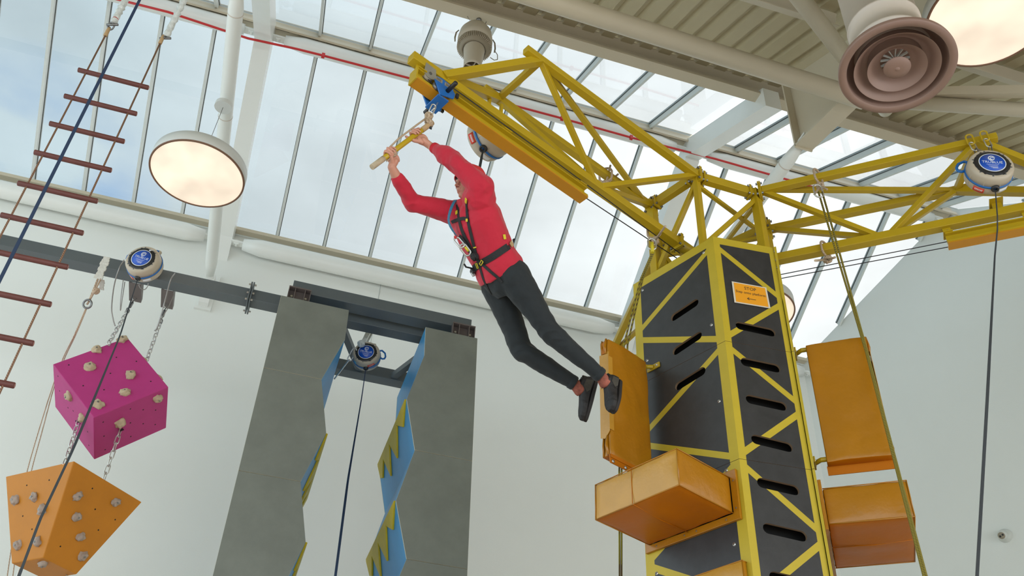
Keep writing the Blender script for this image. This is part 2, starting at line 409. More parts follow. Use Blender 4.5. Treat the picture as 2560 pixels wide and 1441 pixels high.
for X, lb in ((-1.455, 'white horizontal tie tube over the left round lamp, running to the back wall'), (5.262, 'white horizontal tie tube seen through the yellow frame on top of the tower')):
    R = cone_tube((X, 11.78, 10.35), (X, 6.35, 10.35), .084, 'tie_tube', lb, None, True, 'white_steel', (2.1, 3.35, 4.9))
    R['category'] = 'tie tube'
    one('wall_shoe', lambda b: (b.prism([(X-.07, 12, 10.45), (X-.07, 12, 9.98), (X-.07, 11.88, 10.02), (X-.07, 11.68, 10.28), (X-.07, 11.72, 10.45)], (.14, 0, 0)), b.box((X-.12, 11.95, 9.95), (X+.12, 12, 10.6))), 'white_steel', R)
# red line along the ridge tube
rp = [pY(x, y, 8.95) for x, y in [(240, -15), (420, 30), (620, 96), (740, 122), (808, 139), (1036, 199), (1240, 252), (1405, 296), (1578, 344), (1790, 398), (1940, 441), (2060, 476)]]
R = empty('alarm_cable', rp[5], 'thin bright red cable stretched along the ridge tube', 'cable')
one('cable', lambda b: b.tube(rp, .017, 8), 'red_cable', R)
for i in (4, 7, 8, 10):
    p = rp[i]; one('clip', lambda b: b.bar(p-V((0, 0, .035)), p+V((0, 0, .035)), .045, .045, YA), 'red_cable', R)

# corrugated deck, edge beam, purlins, braces
def deck(b):
    off = .20; pitch = .2695; x = -9.5; pts = []
    while x < 13.5:
        pts += [(x, 0), (x+.165, 0), (x+.195, .055), (x+.24, .055)]; x += pitch
    def at(x, y, h): return V((x, y, zS(y)-.02))+NS*(h+.10)
    o = len(b.v)
    for x_, h in pts:
        for y in (7.12, -3.2): b.v.append(at(x_, y, h))
    for i in range(len(pts)-1): b.f.append([o+2*i, o+2*i+2, o+2*i+3, o+2*i+1]); b.m.append(0); b.sm.append(False)
    n = len(b.v); 
    b.add([at(-9.5, 7.12, .09), at(13.5, 7.12, .09), at(13.5, -3.2, .09), at(-9.5, -3.2, .09)], [(0, 1, 2, 3)], 'deck')
one('ceiling', deck, 'deck', kind='structure', label='pale corrugated metal roof deck')
def edge(b):
    y = 7.14; z = zS(y)+.02; x0, x1 = -9.5, 11.3
    b.bar((x0, y-.03, z-.15), (x1, y-.03, z-.15), .012, .30, UP)          # web
    b.bar((x0, y-.10, z-.005), (x1, y-.10, z-.005), .15, .01, UP)
    b.bar((x0, y-.10, z-.30), (x1, y-.10, z-.30), .16, .012, UP)           # lower flange
    b.bar((x0, y-.175, z-.285), (x1, y-.175, z-.285), .008, .035, UP)
one('trim_8', edge, 'cream_steel', kind='structure', label='long cream channel beam between roof glass and corrugated deck')
def purl(b, y, w=.11, h=.19):
    z = zS(y); c = V((0, y, z))-NS*(h/2-.07)
    tS = V((0, cos(RAD(30)), sin(RAD(30))))
    for a0, a1 in ((-9.5, 5.0), (5.55, 12.5)):
        b.bar(V((a0, c.y, c.z)), V((a1, c.y, c.z)), .012, h, NS)
        b.bar(V((a0, c.y, c.z))-NS*h/2-tS*w/2, V((a1, c.y, c.z))-NS*h/2-tS*w/2, w, .012, NS)
one('trim_9', lambda b: purl(b, 5.15), 'cream_steel', kind='structure', label='cream purlin under the deck, nearest the glass')
one('trim_10', lambda b: purl(b, 3.3), 'cream_steel', kind='structure', label='cream purlin under the deck, farther from the glass')
nd = V((5.28, 5.05, 9.75))
def rt(name, p, q, r, lb):
    one(name, lambda b: b.tube([q+(p-q)*2.4 if 'long' in lb or 'short' in lb else p, p+(q-p)*2 if 'right' in lb else q], r, 28), 'cream_steel', label=lb, cat='roof tube')
rt('roof_tube', pP(1300, -20, RIDGE-NS*.92, NS), pP(2160, 250, RIDGE-NS*.92, NS), .108, 'long cream brace tube under the corrugated deck, ending behind the round diffuser')
rt('roof_tube', pP(1950, -70, RIDGE-NS*.75, NS), pP(2215, 275, RIDGE-NS*.75, NS), .088, 'short slanting white tube left of the round diffuser')
rt('roof_tube', pP(2200, 252, RIDGE-NS*.55, NS), pP(2700, 284, RIDGE-NS*.55, NS), .085, 'round cream tube right of the diffuser, running out of the picture')
one('roof_tube', lambda b: b.bar(pP(2210, 235, RIDGE-NS*.42, NS), pP(3100, 219, RIDGE-NS*.42, NS), .14, .10, NS), 'cream_steel', label='flat cream bar just above the round tube right of the diffuser', cat='roof tube')
# ------------------------------------------------------------------ climbing tower: six-sided shaft, black panels with hand slots and yellow lattice lines
TZ = 6.65
P1 = pZ(1583, 712, TZ); P2 = pZ(1782, 591.5, TZ); P3 = pZ(1933, 620, TZ)
TC = V((3.219, 5.424, 0))
def rotc(p, k):
    a = RAD(120*k); d = V(p)-V((TC.x, TC.y, 0)); return V((TC.x+d.x*cos(a)-d.y*sin(a), TC.y+d.x*sin(a)+d.y*cos(a), d.z))
eL = (P1-P2); eL.z = 0; wL = eL.length; eL.normalize(); nL = V((eL.y*-1, eL.x, 0))
if nL.dot(CAM-P2) < 0: nL = -nL
nL.z = 0; nL.normalize()
eR = (P3-P2); eR.z = 0; wR = eR.length; eR.normalize(); nR = V((-eR.y, eR.x, 0))
if nR.dot(CAM-P2) < 0: nR = -nR
nR.z = 0; nR.normalize()
def L3(e, n, z): return P2+eL*e+nL*n+UP*z       # point in left-face coordinates (z down from tower top)
def toL(x, y): p = pP(x, y, P2, nL)-P2; return (p.dot(eL), p.z)
def toR(x, y): p = pP(x, y, P2, nR)-P2; return (p.dot(eR), p.z)
def band(a, b, w):
    a = V((*a, 0)).xy; b = V((*b, 0)).xy; d = (b-a).normalized(); n = V((-d.y, d.x))*(w/2)
    return [a-n, b-n, b+n, a+n]
def slot_poly(a, b, r, n=8):
    a = V((*a, 0)).xy; b = V((*b, 0)).xy; d = (b-a).normalized(); t0 = atan2(d.y, d.x); P = []
    for i in range(n+1): t = t0-pi/2+pi*i/n; P.append(b+V((cos(t), sin(t)))*r)
    for i in range(n+1): t = t0+pi/2+pi*i/n; P.append(a+V((cos(t), sin(t)))*r)
    return P
def inside(pt, poly):
    c = False; n = len(poly)
    for i in range(n):
        a, b = poly[i], poly[(i+1) % n]
        if (a[1] > pt[1]) != (b[1] > pt[1]) and pt[0] < (b[0]-a[0])*(pt[1]-a[1])/(b[1]-a[1])+a[0]: c = not c
    return c
def face_panel(name, parent, O, e, n, W, z0, z1, bands, slots, th=.018):
    """one sheet of a face between heights z1 (low) and z0 (high); slots are cut right through"""
    outer = [V((0, z1)), V((W, z1)), V((W, z0)), V((0, z0))]
    def clip(poly):  # to the sheet
        def cut(P, f):
            R = []
            for i in range(len(P)):
                a, b = P[i], P[(i+1) % len(P)]; fa, fb = f(a), f(b)
                if fa >= 0: R.append(a)
                if (fa >= 0) != (fb >= 0): R.append(a+(b-a)*(fa/(fa-fb)))
            return R
        for f in (lambda p: p.x, lambda p: W-p.x, lambda p: p.y-z1, lambda p: z0-p.y):
            poly = cut(poly, f)
            if len(poly) < 3: return None
        return poly
    ins = [outer]; bd = []; sl = []
    for p in bands:
        q = clip([V(a) for a in p])
        if q: bd.append(q); ins.append(q)
    for p in slots:
        ys = [a[1] for a in p]
        if min(ys) > z1+.01 and max(ys) < z0-.01: sl.append([V(a) for a in p]); ins.append(sl[-1])
    vs = []; fs = []
    for p in ins: o = len(vs); vs += p; fs.append(list(range(o, o+len(p))))
    rv, re, rf, _, _, _ = delaunay_2d_cdt(vs, [], fs, 1, 1e-5)
    me_v = []; me_f = []; me_m = []
    tri = []
    for f in rf:
        c = V((0, 0))
        for i in f: c += rv[i]
        c /= len(f)
        if any(inside(c, s_) for s_ in sl): continue
        tri.append((f, 0 if any(inside(c, s_) for s_ in bd) else 1))
    P = lambda q, d: V(O)+e*q.x+UP*q.y+n*d
    N_ = len(rv); me_v = [P(q, 0) for q in rv]+[P(q, -th) for q in rv]
    cnt = {}
    for f, m_ in tri:
        me_f.append(list(f)); me_m.append(m_); me_f.append([i+N_ for i in reversed(f)]); me_m.append(1)
        for i in range(len(f)):
            a, b = f[i], f[(i+1) % len(f)]; cnt.setdefault((min(a, b), max(a, b)), []).append((a, b))
    for k, l in cnt.items():
        if len(l) == 1: a, b = l[0]; me_f.append([b, a, a+N_, b+N_]); me_m.append(0 if (abs(rv[a].x-rv[b].x) < 1e-4 and (rv[a].x < .002 or rv[a].x > W-.002)) else 2)
    me = bpy.data.meshes.new(name); me.from_pydata([tuple(v) for v in me_v], [], me_f)
    for mm in ('panel_yellow', 'panel_black', 'ply_edge'): me.materials.append(MATS[mm])
    for p, m_ in zip(me.polygons, me_m): p.material_index = m_
    bm = bmesh.new(); bm.from_mesh(me); bmesh.ops.recalc_face_normals(bm, faces=bm.faces); bm.to_mesh(me); bm.free()
    return link_mesh(name, me, parent)
tower = empty('climbing_tower', (TC.x, TC.y, 0), 'tall six-sided climbing tower with black panels, yellow lattice lines and dark hand slots', 'tower')
ZB = -TZ
s1 = toL(1812.6, 853)[1]; s2 = toL(1847, 1148)[1]
# left face
bl = .050; zt1 = toL(1601, 720)[1]; zt2 = toR(1924.4, 634.4)[1]
Lb = [[V((-.01, .01)), V((.074, .01)), V((.074, ZB)), V((-.01, ZB))], [V((wL-.076, .01)), V((wL+.01, .01)), V((wL+.01, ZB)), V((wL-.076, ZB))], [V((0, zt1)), V((wL, zt1)), V((wL, .01)), V((0, .01))]]
def bandL(a, b, w=.050): return band(toL(*a), toL(*b), w)
Lb += [bandL((1774, 622), (1597, 831)), bandL((1600, 851), (1800, 848)), bandL((1798, 875), (1620, 1076)), bandL((1600, 1112), (1826, 1141.5), .046), bandL((1830, 1169), (1620, 1409)), bandL((1600, 1410), (1760, 1462)), bandL((1580, 1560), (1880, 1440))]
sl_ang = None
def slotL(a, b, r): return slot_poly(toL(*a), toL(*b), r)
Ls = [slotL((1686, 792.6), (1737, 758.5), .035), slotL((1690.5, 877.5), (1745, 841), .035), slotL((1697, 965), (1754, 929.5), .035)]
# right face
def bandR(a, b, w=.046): return band(toR(*a), toR(*b), w)
Rb = [[V((-.01, .01)), V((bl, .01)), V((bl, ZB)), V((-.01, ZB))], [V((wR-.042, .01)), V((wR+.01, .01)), V((wR+.01, ZB)), V((wR-.042, ZB))], [V((0, zt2)), V((wR, zt2)), V((wR, .01)), V((0, .01))]]
Rb += [bandR((1790, 616), (1950, 745)), bandR((1955, 761), (1815, 843)), bandR((1815, 862), (1996, 1010)), bandR((2000, 1033), (1850, 1138)), bandR((1856, 1161), (2050, 1331)), bandR((2056, 1358), (1870, 1511)), bandR((1890, 1480), (2090, 1660), .042)]
def slotR(a, b, r): return slot_poly(toR(*a), toR(*b), r)
Rs = [slotR((1851, 815), (1927, 831.5), .036), slotR((1864, 905.5), (1939, 921), .036), slotR((1877, 999), (1954.5, 1016), .036), slotR((1891, 1099.4), (1969, 1118.5), .036), slotR((1906, 1208), (1985, 1226), .036), slotR((1921, 1322), (2004, 1341), .036)]
d6 = toR(1921, 1322)[1]-toR(1906, 1208)[1]; c6 = (toR(1921, 1322), toR(2004, 1341))
for k in range(1, 9): Rs.append(slot_poly((c6[0][0], c6[0][1]+d6*k), (c6[1][0], c6[1][1]+d6*k), .036))
for k in range(3):
    Ok = rotc(P2, k); 
    def rv_(v, k=k): a = RAD(120*k); return V((v.x*cos(a)-v.y*sin(a), v.x*sin(a)+v.y*cos(a), v.z))
    ek, nk, ekr, nkr = rv_(eL), rv_(nL), rv_(eR), rv_(nR)
    for z0, z1 in ((0, s1+.0015), (s1-.0015, s2+.0015), (s2-.0015, ZB)):
        face_panel('wide_panel', tower, Ok, ek, nk, wL, z0, z1, Lb, Ls)
        face_panel('narrow_panel', tower, Ok, ekr, nkr, wR, z0, z1, Rb, Rs)
# dark lining added as the shade behind the slots; corner studs of the frame
def shade_box(b):
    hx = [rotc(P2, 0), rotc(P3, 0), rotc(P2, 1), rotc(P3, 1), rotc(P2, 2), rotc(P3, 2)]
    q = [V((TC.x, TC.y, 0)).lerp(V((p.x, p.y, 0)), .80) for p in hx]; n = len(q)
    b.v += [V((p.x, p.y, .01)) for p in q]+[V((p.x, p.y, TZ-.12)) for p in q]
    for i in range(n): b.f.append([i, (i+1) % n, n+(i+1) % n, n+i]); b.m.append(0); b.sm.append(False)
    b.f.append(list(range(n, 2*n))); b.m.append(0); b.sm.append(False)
one('inner_shade', shade_box, 'inner_dark', tower)  # black core added so the shaft looks dark through the slots
for x, y, F in [(1606.6, 726, 'L'), (1759, 632, 'L'), (1778.6, 813, 'L'), (1798, 1004, 'L'), (1835.6, 1362, 'L'), (1641.9, 1434.8, 'L'), (1816, 1177, 'L'), (1618, 902, 'L')]:
    n = nL; c = pP(x, y, P2, n)
    mt = M.Translation(c)@n.to_track_quat('Z', 'Y').to_matrix().to_4x4()
    b = MB(); b.lathe([(0, .004), (.004, .004), (.004, .003), (.011, .004), (.012, 0)], mt, 14, 'zinc'); b.lathe([(0, .0045), (.0035, .0045)], mt, 8, 'inner_dark'); b.build('screw', tower)

# paper sign
sg = [pP(x, y, P2+nR*.006, nR) for x, y in [(1829, 704), (1915.7, 719.7), (1926, 771.8), (1836, 756.8)]]
sc_ = sum(sg, V())/4
S = empty('paper_sign', sc_, 'laminated orange paper sign reading STOP Step onto platform, with an arrow', 'sign')
one('laminate', lambda b: b.prism(sg, nR*.002), 'paper_edge', S)
si = [sc_+(p-sc_)*.90+nR*.0025 for p in sg]
one('sheet', lambda b: b.prism(si, nR*.001), 'paper_orange', S)
ex = (sg[1]-sg[0]).normalized(); ez = (sg[0]-sg[3]); ez = (ez-ex*ez.dot(ex)).normalized(); SW = (sg[1]-sg[0]).length; SH = (sg[0]-sg[3]).length
if ex.cross(ez).dot(nR) < 0: ez = -ez
def sm(u, v_): return M.Translation(sc_+ex*(SW*u)+ez*(SH*v_)+nR*.0042)@M((ex, ez, nR)).transposed().to_4x4()
text('STOP', .040, 'ink', sm(0, .26), 'lettering', S)
text('Step onto platform', .031, 'ink', sm(0, .05), 'lettering', S)
def arrow(b):
    c = sc_-ez*(SH*.22)+nR*.0045
    b.bar(c-ex*.032, c+ex*.034, .0045, .0012, nR); b.bar(c-ex*.034, c-ex*.018+ez*.011, .0045, .0012, nR); b.bar(c-ex*.034, c-ex*.018-ez*.011, .0045, .0012, nR)
one('arrow', arrow, 'ink', S)

# ------------------------------------------------------------------ padded landings on the tower
def rotm(k): return M.Translation((TC.x, TC.y, 0))@M.Rotation(RAD(120*k), 4, 'Z')@M.Translation((-TC.x, -TC.y, 0))
def padbox(k, nm, lb, e0=.075, e1=.775, n0=.025, n1=.54, z0=-2.32, z1=-2.07, plate=True, seam=True):
    mt = rotm(k); c = mt@L3((e0+e1)/2, n0, z0)
    R = empty(nm, c, lb, 'pad', 'yellow vinyl box pads on the tower')
    me_, ne_ = mt.to_3x3()@eL, mt.to_3x3()@nL
    def core(b):
        q = lambda e, n, z: mt@L3(e, n, z)
        nx, ny, nz = 14, 10, 6; grid = {}
        def pt(i, j, l):
            if (i, j, l) in grid: return grid[(i, j, l)]
            u, v_, w_ = i/nx, j/ny, l/nz
            e = e0+(e1-e0)*u; n = n0+(n1-n0)*v_; z = z0+(z1-z0)*w_
            bul = .012
            if l in (0, nz): z += (-1 if l == 0 else .6)*bul*sin(pi*u)*sin(pi*v_)*(1+.5*cos(4*pi*u))
            if j == ny: n += bul*.8*sin(pi*u)*sin(pi*w_)
            if i in (0, nx): e += (-1 if i == 0 else 1)*bul*sin(pi*v_)*sin(pi*w_)
            wr = pnoise(V((e*9, n*9, z*9)))*.004
            grid[(i, j, l)] = len(b.v); b.v.append(q(e, n+wr, z+wr)); return grid[(i, j, l)]
        def quad(a, b_, c_, d_, m='vinyl'): b.f.append([pt(*a), pt(*b_), pt(*c_), pt(*d_)]); b.m.append(b.mi(m)); b.sm.append(True)
        for i in range(nx):
            for j in range(ny): quad((i, j, 0), (i+1, j, 0), (i+1, j+1, 0), (i, j+1, 0), 'vinyl_flap_shade'); quad((i, j, nz), (i+1, j, nz), (i+1, j+1, nz), (i, j+1, nz))  # underside shade is coloured in
        for i in range(nx):
            for l in range(nz): quad((i, 0, l), (i+1, 0, l), (i+1, 0, l+1), (i, 0, l+1)); quad((i, ny, l), (i+1, ny, l), (i+1, ny, l+1), (i, ny, l+1), 'vinyl_glare')  # front glare is coloured in
        for j in range(ny):
            for l in range(nz): quad((0, j, l), (0, j+1, l), (0, j+1, l+1), (0, j, l+1)); quad((nx, j, l), (nx, j+1, l), (nx, j+1, l+1), (nx, j, l+1))
    one('cover', core, 'vinyl', R, bevel=.010, seg=2)
    q = lambda e, n, z: mt@L3(e, n, z)
    # welt seams round the front rim
    def welt(b):
        for P in ([(e0, n1), (e1, n1)], [(e0, n0), (e0, n1)], [(e1, n0), (e1, n1)]):
            for z in (z0+.002, z1):
                b.tube([q(P[0][0], P[0][1], z), q(P[1][0], P[1][1], z)], .004, 6)
        for e in (e0, e1): b.tube([q(e, n1, z0), q(e, n1, z1)], .004, 6)
    one('piping', welt, 'vinyl', R)
    if seam:
        em = (e0+e1)/2+.02
        one('seam', lambda b: (b.tube([q(em, n0, z0-.0105), q(em, (n0+n1)/2, z0-.018), q(em, n1+.002, z0-.003)], .0028, 6), b.tube([q(em, n1+.011, z0), q(em, n1+.012, z1)], .0025, 6)), 'vinyl_flap_shade', R)
    if plate:
        def pl(b):
            m_ = .048; w0 = .022
            O_ = [(e0-m_, z0-m_), (e1+m_*.8, z0-m_), (e1+m_*.8, z1+m_), (e0-m_, z1+m_)]; I_ = [(e0, z0), (e1, z0), (e1, z1), (e0, z1)]
            for i in range(4):
                a, b2, c_, d_ = O_[i], O_[(i+1) % 4], I_[(i+1) % 4], I_[i]
                b.prism([q(a[0], .001, a[1]), q(b2[0], .001, b2[1]), q(c_[0], .001, c_[1]), q(d_[0], .001, d_[1])], ne_*w0)
        one('base_frame', pl, 'vinyl', R, bevel=.002)
        for e, z in ((e0-.024, z0+.03), (e0-.024, z1-.03), (e0+.06, z0-.024), ((e0+e1)/2-.05, z0-.024), ((e0+e1)/2+.05, z0-.024), (e1-.06, z0-.024)):
            c2 = q(e, .024, z); one('screw', lambda b: b.lathe([(0, .002), (.006, .0015), (.007, 0)], M.Translation(c2)@ne_.to_track_quat('Z', 'Y').to_matrix().to_4x4(), 10), 'ply_edge', R)
    return R
padbox(0, 'box_pad', 'shiny yellow vinyl box pad jutting from the tower face nearest the climber')
padbox(1, 'box_pad', 'yellow vinyl box pad on the right of the tower, below the hanging sheet pad', plate=True)
padbox(0, 'box_pad', 'top edge of the lowest yellow pad, at the bottom edge of the picture', e0=.035, e1=.80, z0=-3.30, z1=toL(1861, 1409)[1], n0=.002, n1=.045, plate=False, seam=False)

def fin(k, nm, lb):
    """upright padded sheet standing out from a face, folded round a tube frame"""
    mt = rotm(k); e0, e1 = .665, .745; nA, nB = .085, .50; zt, zb_ = -.905, -1.865
    q = lambda e, n, z: mt@L3(e, n, z)
    R = empty(nm, q(e0, nA, zb_), lb, 'pad', 'upright vinyl pads on the tower'); en, nn_ = mt.to_3x3()@eL, mt.to_3x3()@nL
    def body(b):
        nx, nz = 12, 26; g = {}
        def pt(i, l, s):
            if (i, l, s) in g: return g[(i, l, s)]
            n = nA+(nB-nA)*i/nx; z = zb_+(zt-zb_)*l/nz
            e = e0 if s == 0 else e1
            wr = pnoise(V((n*7+3*s, z*4, s)))*.010+pnoise(V((n*16, z*9+5, s)))*.004
            if s == 0: e -= wr+.006*sin(pi*i/nx)
            else: e += wr+.006*sin(pi*i/nx)
            if i == nx: n += pnoise(V((z*8, s*1.0, 3)))*.007
            g[(i, l, s)] = len(b.v); b.v.append(q(e, n, z)); return g[(i, l, s)]
        def Q(a, b_, c_, d_, m='vinyl'): b.f.append([pt(*a), pt(*b_), pt(*c_), pt(*d_)]); b.m.append(b.mi(m)); b.sm.append(True)
        for i in range(nx):
            for l in range(nz):
                for s in (0, 1): Q((i, l, s), (i+1, l, s), (i+1, l+1, s), (i, l+1, s))
            Q((i, 0, 0), (i+1, 0, 0), (i+1, 0, 1), (i, 0, 1), 'vinyl_flap_shade')
            Q((i, nz, 0), (i+1, nz, 0), (i+1, nz, 1), (i, nz, 1))
        for l in range(nz): Q((0, l, 0), (0, l+1, 0), (0, l+1, 1), (0, l, 1)); Q((nx, l, 0), (nx, l+1, 0), (nx, l+1, 1), (nx, l, 1), 'vinyl_glare' if 4 < l < nz-3 else 'vinyl')
    one('cover', body, 'vinyl', R, bevel=.006)
    # folded outer edge: overlapping wrap and open pleats at both ends
    def wrap(b):
        ec = (e0+e1)/2
        b.prism([q(e0-.004, nB+.007, zt-.14), q(e1+.004, nB+.007, zt-.12), q(e1+.004, nB+.007, zb_+.15), q(ec, nB+.008, zb_+.13), q(e0-.004, nB+.007, zb_+.18)], nn_*.003)
        b.prism([q(e0-.004, nB-.03, zt-.16), q(e0-.004, nB+.014, zt-.16), q(e0-.004, nB+.014, zb_+.19), q(e0-.004, nB-.03, zb_+.19)], en*-.003)
    one('wrap', wrap, 'vinyl_glare', R)
    for z_a, z_b in ((zt+.004, zt-.13), (zb_, zb_+.15)):
        def pleat(b):
            b.tube([q(e0+.02, nB+.004, z_a), q(e0+.03, nB+.012, (z_a+z_b)/2), q(e0+.025, nB+.006, z_b)], [.008, .011, .006], 8)
            b.tube([q(e1-.015, nB+.002, z_a), q(e1-.02, nB+.010, (z_a+z_b)/2), q(e1-.018, nB+.004, z_b)], [.006, .008, .005], 8)
        one('pleat', pleat, 'vinyl', R)
    one('opening_shade', lambda b: b.prism([q(e0+.018, nB+.0065, zt-.004), q(e1-.006, nB+.0065, zt-.03), q(e1-.014, nB+.0065, zt-.12), q(e0+.030, nB+.0065, zt-.125)], nn_*.003), 'vinyl_flap_shade', R)  # flat patch; shade of the open fold is put into its deeper colour
    # hem with eyelets below
    def hem(b):
        b.prism([q(e0+.004, nA-.005, zb_+.004), q(e0+.004, nB+.006, zb_+.004), q(e0+.002, nB+.006, zb_-.062), q(e0+.002, nA-.005, zb_-.062)], en*.006)
        b.prism([q(e0-.001, nA-.003, zb_+.004), q(e0-.001, nB+.004, zb_+.004), q(e0+.001, nB+.004, zb_-.022), q(e0+.001, nA-.003, zb_-.022)], en*-.003)
    one('hem', hem, 'vinyl_flap_shade', R)
    for i in range(4):
        c = q(e0+.0015, nA+.03+(nB-nA-.05)*i/3, zb_-.045)
        one('eyelet', lambda b: (b.lathe([(.010, -.002), (.013, .003), (.007, .003)], M.Translation(c)@(-en).to_track_quat('Z', 'Y').to_matrix().to_4x4(), 14), b.lathe([(0, .001), (.009, .001)], M.Translation(c)@(-en).to_track_quat('Z', 'Y').to_matrix().to_4x4(), 14, 'white_tape')), 'zinc', R)
    for i in range(7 if k else 0):
        c = q(e0-.008, nA+.014, zt-.09-i*.128)
        one('eyelet', lambda b: b.lathe([(.010, -.002), (.010, .004), (.004, .004), (.004, -.002)], M.Translation(c)@(-en).to_track_quat('Z', 'Y').to_matrix().to_4x4(), 12), 'dark_zinc', R)
    for z in (zt+.004, zb_+.06):
        def arm(b):
            b.tube([q(.705, nB-.03, z-.016), q(.70, .05, z-.016), q(.665, .012, z-.016)], .017, 12)
            b.obox(q(.665, .007, z-.016), en*.062, nn_*.006, UP*.022)
        one('bracket_tube', arm, 'yellow_paint', R, bevel=.003)
    for z in (zt+.004, zb_+.06):
        for e in (.628, .702):
            c = q(e, .013, z-.016); one('bolt', lambda b: b.lathe([(0, .006), (.006, .006), (.008, 0)], M.Translation(c)@nn_.to_track_quat('Z', 'Y').to_matrix().to_4x4(), 10), 'zinc', R)
fin(0, 'sheet_pad', 'upright yellow vinyl pad on the left of the tower, behind the climber\'s shoes')
fin(1, 'sheet_pad', 'flat yellow vinyl sheet pad with a row of eyelets below, right of the tower')
# ------------------------------------------------------------------ steel head of the tower and its three crane arms
ZTOP = 7.476; ZBOT = 6.909
def hz(x, y, z): return pZ(x, y, z)
YP = 'yellow_paint'
head = empty('tower_head_frame', (TC.x, TC.y, TZ), 'yellow bolted steel frame standing on top of the climbing tower', 'frame')
# node positions round the head (arm roots at the top level)
Bt, Ct = hz(1738, 436, ZTOP), hz(1622, 513, ZTOP)
Ft, Gt = hz(1896, 482, ZTOP), hz(1921, 573, ZTOP)
d3 = V((cos(RAD(204.6+240)), sin(RAD(204.6+240)), 0))
def post(p, up, w=.075, h=None):
    q = V((p.x, p.y, TZ-.15)); 
    one('post', lambda b: b.bar(q, V((p.x, p.y, up)), w, w, nL), YP, head, bevel=.004)
def inward(p, d): c = V((TC.x, TC.y, p.z))-p; return p+c.normalized()*d
nodes = [inward(Bt, .03), inward(Ct, .03), None, None, inward(Gt, .03), inward(Ft, .03)]
Dt, Et = rotc(nodes[4], 1), rotc(nodes[5], 1)
nodes[2] = Dt; nodes[3] = Et
for i, p in enumerate(nodes): post(p, ZTOP+.04, .050 if i == 0 else .070)
ordr = sorted(nodes, key=lambda p: atan2(p.y-TC.y, p.x-TC.x))
for i in range(6):
    a, c = ordr[i], ordr[(i+1) % 6]
    one('ring_beam', lambda b: b.bar(a, c, .06, .085, UP), YP, head, bevel=.004)
    dn = V((0, 0, TZ+.04-ZTOP))
    fore = min((a-nodes[0]).length, (c-nodes[0]).length) < .01 and min((a-nodes[5]).length, (c-nodes[5]).length) < .01
    if (i % 2) != fore: one('brace', lambda b: b.bar(a+dn, c-UP*.06, .04, .04, UP), YP, head, bevel=.003)
    else: one('brace', lambda b: b.bar(c+dn, a-UP*.06, .04, .04, UP), YP, head, bevel=.003)
for i, j in ((0, 2), (2, 4), (4, 0), (1, 3)):
    one('cross_tie', lambda b: b.bar(ordr[i]-UP*.10, ordr[j]-UP*.10, .032, .032, UP), YP, head, bevel=.002)
def bolt(parent, c, d, r=.011, m='dark_zinc', l=.014):
    one('bolt', lambda b: b.lathe([(0, l), (r, l), (r, 0)], M.Translation(c)@V(d).to_track_quat('Z', 'Y').to_matrix().to_4x4(), 6, sm=False), m, parent)
def flange(parent, c, d, w=.10, h=.16, t=.012, bolts=4):
    d = V(d).normalized(); s = d.cross(UP).normalized(); u = s.cross(d)
    one('flange_plate', lambda b: (b.obox(c-d*t*.55, s*w/2, d*t/2, u*h/2), b.obox(c+d*t*.55, s*w/2, d*t/2, u*h/2)), YP, parent, bevel=.002)
    for i in (-1, 1):
        for j in (-1, 1):
            bolt(parent, c+s*(i*w*.38)+u*(j*h*.36)+d*t*1.1, d); bolt(parent, c+s*(i*w*.38)+u*(j*h*.36)-d*t*1.1, -d)
for i in range(6):
    a, c = ordr[i], ordr[(i+1) % 6]; d = (c-a).normalized()
    for e, s in ((a, 1), (c, -1)):
        flange(head, e+d*s*.065, d, .085, .12, .009)

def crane_arm(nm, lb, rootA, rootB, tipA, tipB, rootC, tipC, nodeC, capC, w=.076):
    """A and B are the top chords, C the bottom one"""
    R = empty(nm, rootC, lb, 'crane arm', 'triangular steel arms of the climbing tower')
    d = (tipA-rootA).normalized()
    def st(name, p, q, ww=.045, up=UP): one(name, lambda b: b.bar(p, q, ww, ww, up), YP, R, bevel=.003)
    one('top_chord', lambda b: b.bar(rootA, tipA+d*.02, w*.82, w*.82, UP), YP, R, bevel=.004)
    one('top_chord', lambda b: b.bar(rootB, tipB+d*.02, w*.82, w*.82, UP), YP, R, bevel=.004)
    one('bottom_chord', lambda b: b.bar(rootC, tipC, w, w, UP), YP, R, bevel=.004)
    tA, tB = tipA-d*.13, tipB-d*.13
    w2 = .043
    st('brace', rootA, nodeC, w2); st('brace', rootB, nodeC, w2)
    st('brace', tA, nodeC+d*.03, w2); st('brace', tB, nodeC+d*.03, w2)
    st('brace', tA, rootB+d*.06, .043); st('end_tie', tA, tB, .047)
    st('end_brace', tA, capC, .063); st('end_brace', tB, capC, .063)
    flange(R, rootA-d*.012, d); flange(R, rootB-d*.012, d); flange(R, rootC-d*.012, d, .13, .13)
    return R, d
A1 = [hz(1740, 438, ZTOP), hz(1622, 513, ZTOP), hz(1318.8, 128, ZTOP), hz(1214, 225, ZTOP), hz(1690, 606, ZBOT), hz(1027, 143, ZBOT), hz(1497, 468, ZBOT), hz(1109, 192, ZBOT)]
A2 = [hz(1904, 478, ZTOP), hz(1929, 573, ZTOP), hz(2486, 345, ZTOP), hz(2432, 468, ZTOP), hz(1936, 650, ZBOT), None, hz(2208, 596, ZBOT), None]
dd2 = (hz(2559.5, 523, ZBOT)-A2[4]).normalized(); A2[5] = A2[4]+dd2*(A1[5]-A1[4]).length; A2[7] = A2[4]+dd2*(A1[7]-A1[4]).length
arm1, dA = crane_arm('crane_arm', 'yellow lattice crane arm the climber hangs from', *[A1[i] for i in (0, 1, 2, 3, 4, 5, 6, 7)])
arm2, dB = crane_arm('crane_arm', 'yellow lattice crane arm reaching to the right, a round blue-labelled device hung on it', *[A2[i] for i in (1, 0, 3, 2, 4, 5, 6, 7)])
A3 = [rotc(p, -1) for p in A1]
